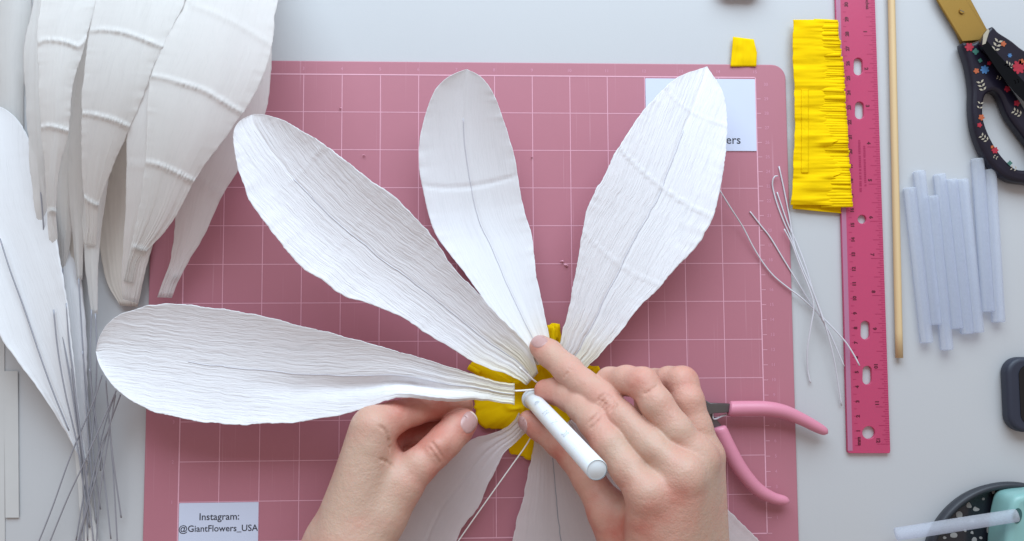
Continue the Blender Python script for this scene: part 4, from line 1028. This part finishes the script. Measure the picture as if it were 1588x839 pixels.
def knuckle_lines(c, dirpx, n, gap, half, r=.0006, dep=.00040, bow=.8):
    out = []; dx, dy = dirpx; l = math.hypot(dx, dy); dx, dy = dx/l, dy/l
    for k in range(n):
        o_ = (k-(n-1)/2); x, y = c[0]+dx*o_*gap, c[1]+dy*o_*gap; hl = half*(1-.16*abs(o_)); bw = bow*(1 if o_ > 0 else -1)*(abs(o_) > .1)
        out.append(([(x-dy*hl-dx*bw, y+dx*hl-dy*bw), (x+dx*.4, y+dy*.4), (x+dy*hl-dx*bw, y-dx*hl-dy*bw)], r, dep))
    return out
grR = knuckle_lines((941,624), (1, .85), 5, 6.5, 14, dep=.0005) + knuckle_lines((882,575), (1, .8), 1, 5, 13, dep=.00025) + knuckle_lines((1010,604), (.5, .8), 1, 6, 15, dep=.0003) + knuckle_lines((922,652), (.7, .7), 2, 9, 15, dep=.0002)
lo = np.minimum.reduce([J(800,512,.12), J(800,1110,0), J(1150,1110,.0)]); hi = np.maximum.reduce([J(1150,512,0), J(1150,1110,0), J(800,512,0)])
tR = [((1068,733,.105), .008, -.30), ((1009,762,.103), .008, -.25), ((985,700,.09), .014, -.25), ((1040,830,.09), .020, .30), ((985,830,.08), .018, .35), ((1060,655,.085), .012, -.15), ((1003,795,.100), .013, .40), ((1052,772,.104), .013, .40), ((838,538,.030), .010, .35), ((845,606,.030), .011, .45), ((816,653,.022), .014, .5), ((940,622,.068), .009, .25), ((1000,590,.080), .011, .25),
      ((1062,585,.070), .012, .25), ((925,655,.075), .010, .25), ((1040,625,.060), .014, .35), ((960,605,.05), .013, .35), ((870,710,.04), .025, .30), ((1080,800,.085), .03, -.35), ((1095,720,.080), .016, -.2), ((915,790,.055), .025, .25)]
hR, fieldR = build_hand(pe, palmR, fR, extraR, (min(lo[0], J(800,512,.12)[0]), J(1000,1110,0)[1], .004), (J(1150,700,0)[0], J(900,508,0)[1], .118), .00066, tR,
              'right hand seen from the back, holding the pipe between index finger and thumb', grR)
nail(hR, fieldR, fR[1][0][0], fR[1][2][0], (-.15, .55, 1), .0105, .0125, .0058, hR, 0)
nail(hR, fieldR, fR[4][0][0], fR[4][2][0], (-.5, -.5, .9), .0105, .0115, .0052, hR, 0)
# left hand (seen from the thumb side)
palmL = [((578,668,.056), (534,860,.060), .0125, .0165), ((574,676,.042), (525,860,.046), .0125, .0165), ((570,684,.028), (525,860,.034), .0120, .0155),
         ((618,752,.050), (556,850,.056), .0115, .0160), ((590,720,.044), (550,800,.050), .0125, .016), ((604,728,.030), (560,820,.036), .012, .015),
         ((545,850,.056), (470,1050,.060), .0185, .021), ((520,850,.044), (440,1050,.050), .0185, .022)]
fL = [
 [((716,628,.024), .0072), ((700,628,.027), .0078), ((676,631,.033), .0080), ((640,637,.041), .0088), ((610,648,.049), .0095), ((580,662,.056), .0118)],
 [((700,650,.015), .0070), ((672,655,.017), .0078), ((640,664,.022), .0085), ((606,672,.032), .0092), ((576,676,.040), .0112)],
 [((690,668,.010), .0068), ((660,678,.011), .0075), ((628,688,.014), .0082), ((600,692,.022), .009), ((572,686,.028), .0105)],
 [((719,655,.037), .0086), ((708,665,.039), .0098), ((690,684,.044), .0100), ((673,701,.048), .0098), ((650,722,.051), .0104), ((622,752,.052), .0125), ((590,800,.054), .0150), ((556,850,.056), .0165)],
]
extraL = [((584,664,.060), (576,690,.062), .0062, .006, .006), ((676,696,.0545), (680,690,.0545), .0045, .0045, .005)]
grL = knuckle_lines((676,702), (1, -.7), 2, 9, 18, dep=.0003) + [([(588,660),(598,668),(603,684),(606,700)], .0009, .0008), ([(612,725),(600,716),(590,712)], .0008, .0005)]
tL = [((735,645,.045), .013, .45), ((640,630,.045), .022, .45), ((655,668,.012), .030, .9), ((600,690,.045), .012, .3), ((690,720,.04), .018, .3), ((545,720,.06), .035, -.35), ((560,800,.06), .03, -.2), ((660,740,.045), .018, .25)]  # strongest red tint paints the shade in the hollow between thumb and fingers
hL, fieldL = build_hand(pe, palmL, fL, extraL, (J(425,800,0)[0], J(500,1050,0)[1], .001), (J(752,700,0)[0], J(700,605,0)[1], .088), .00066, tL,
              'left hand seen from the thumb side, pinching the held petal', grL)
nail(hL, fieldL, fL[3][0][0], fL[3][2][0], (.95, .50, .75), .0125, .0145, .0070, hL, .10)
print('scene built')
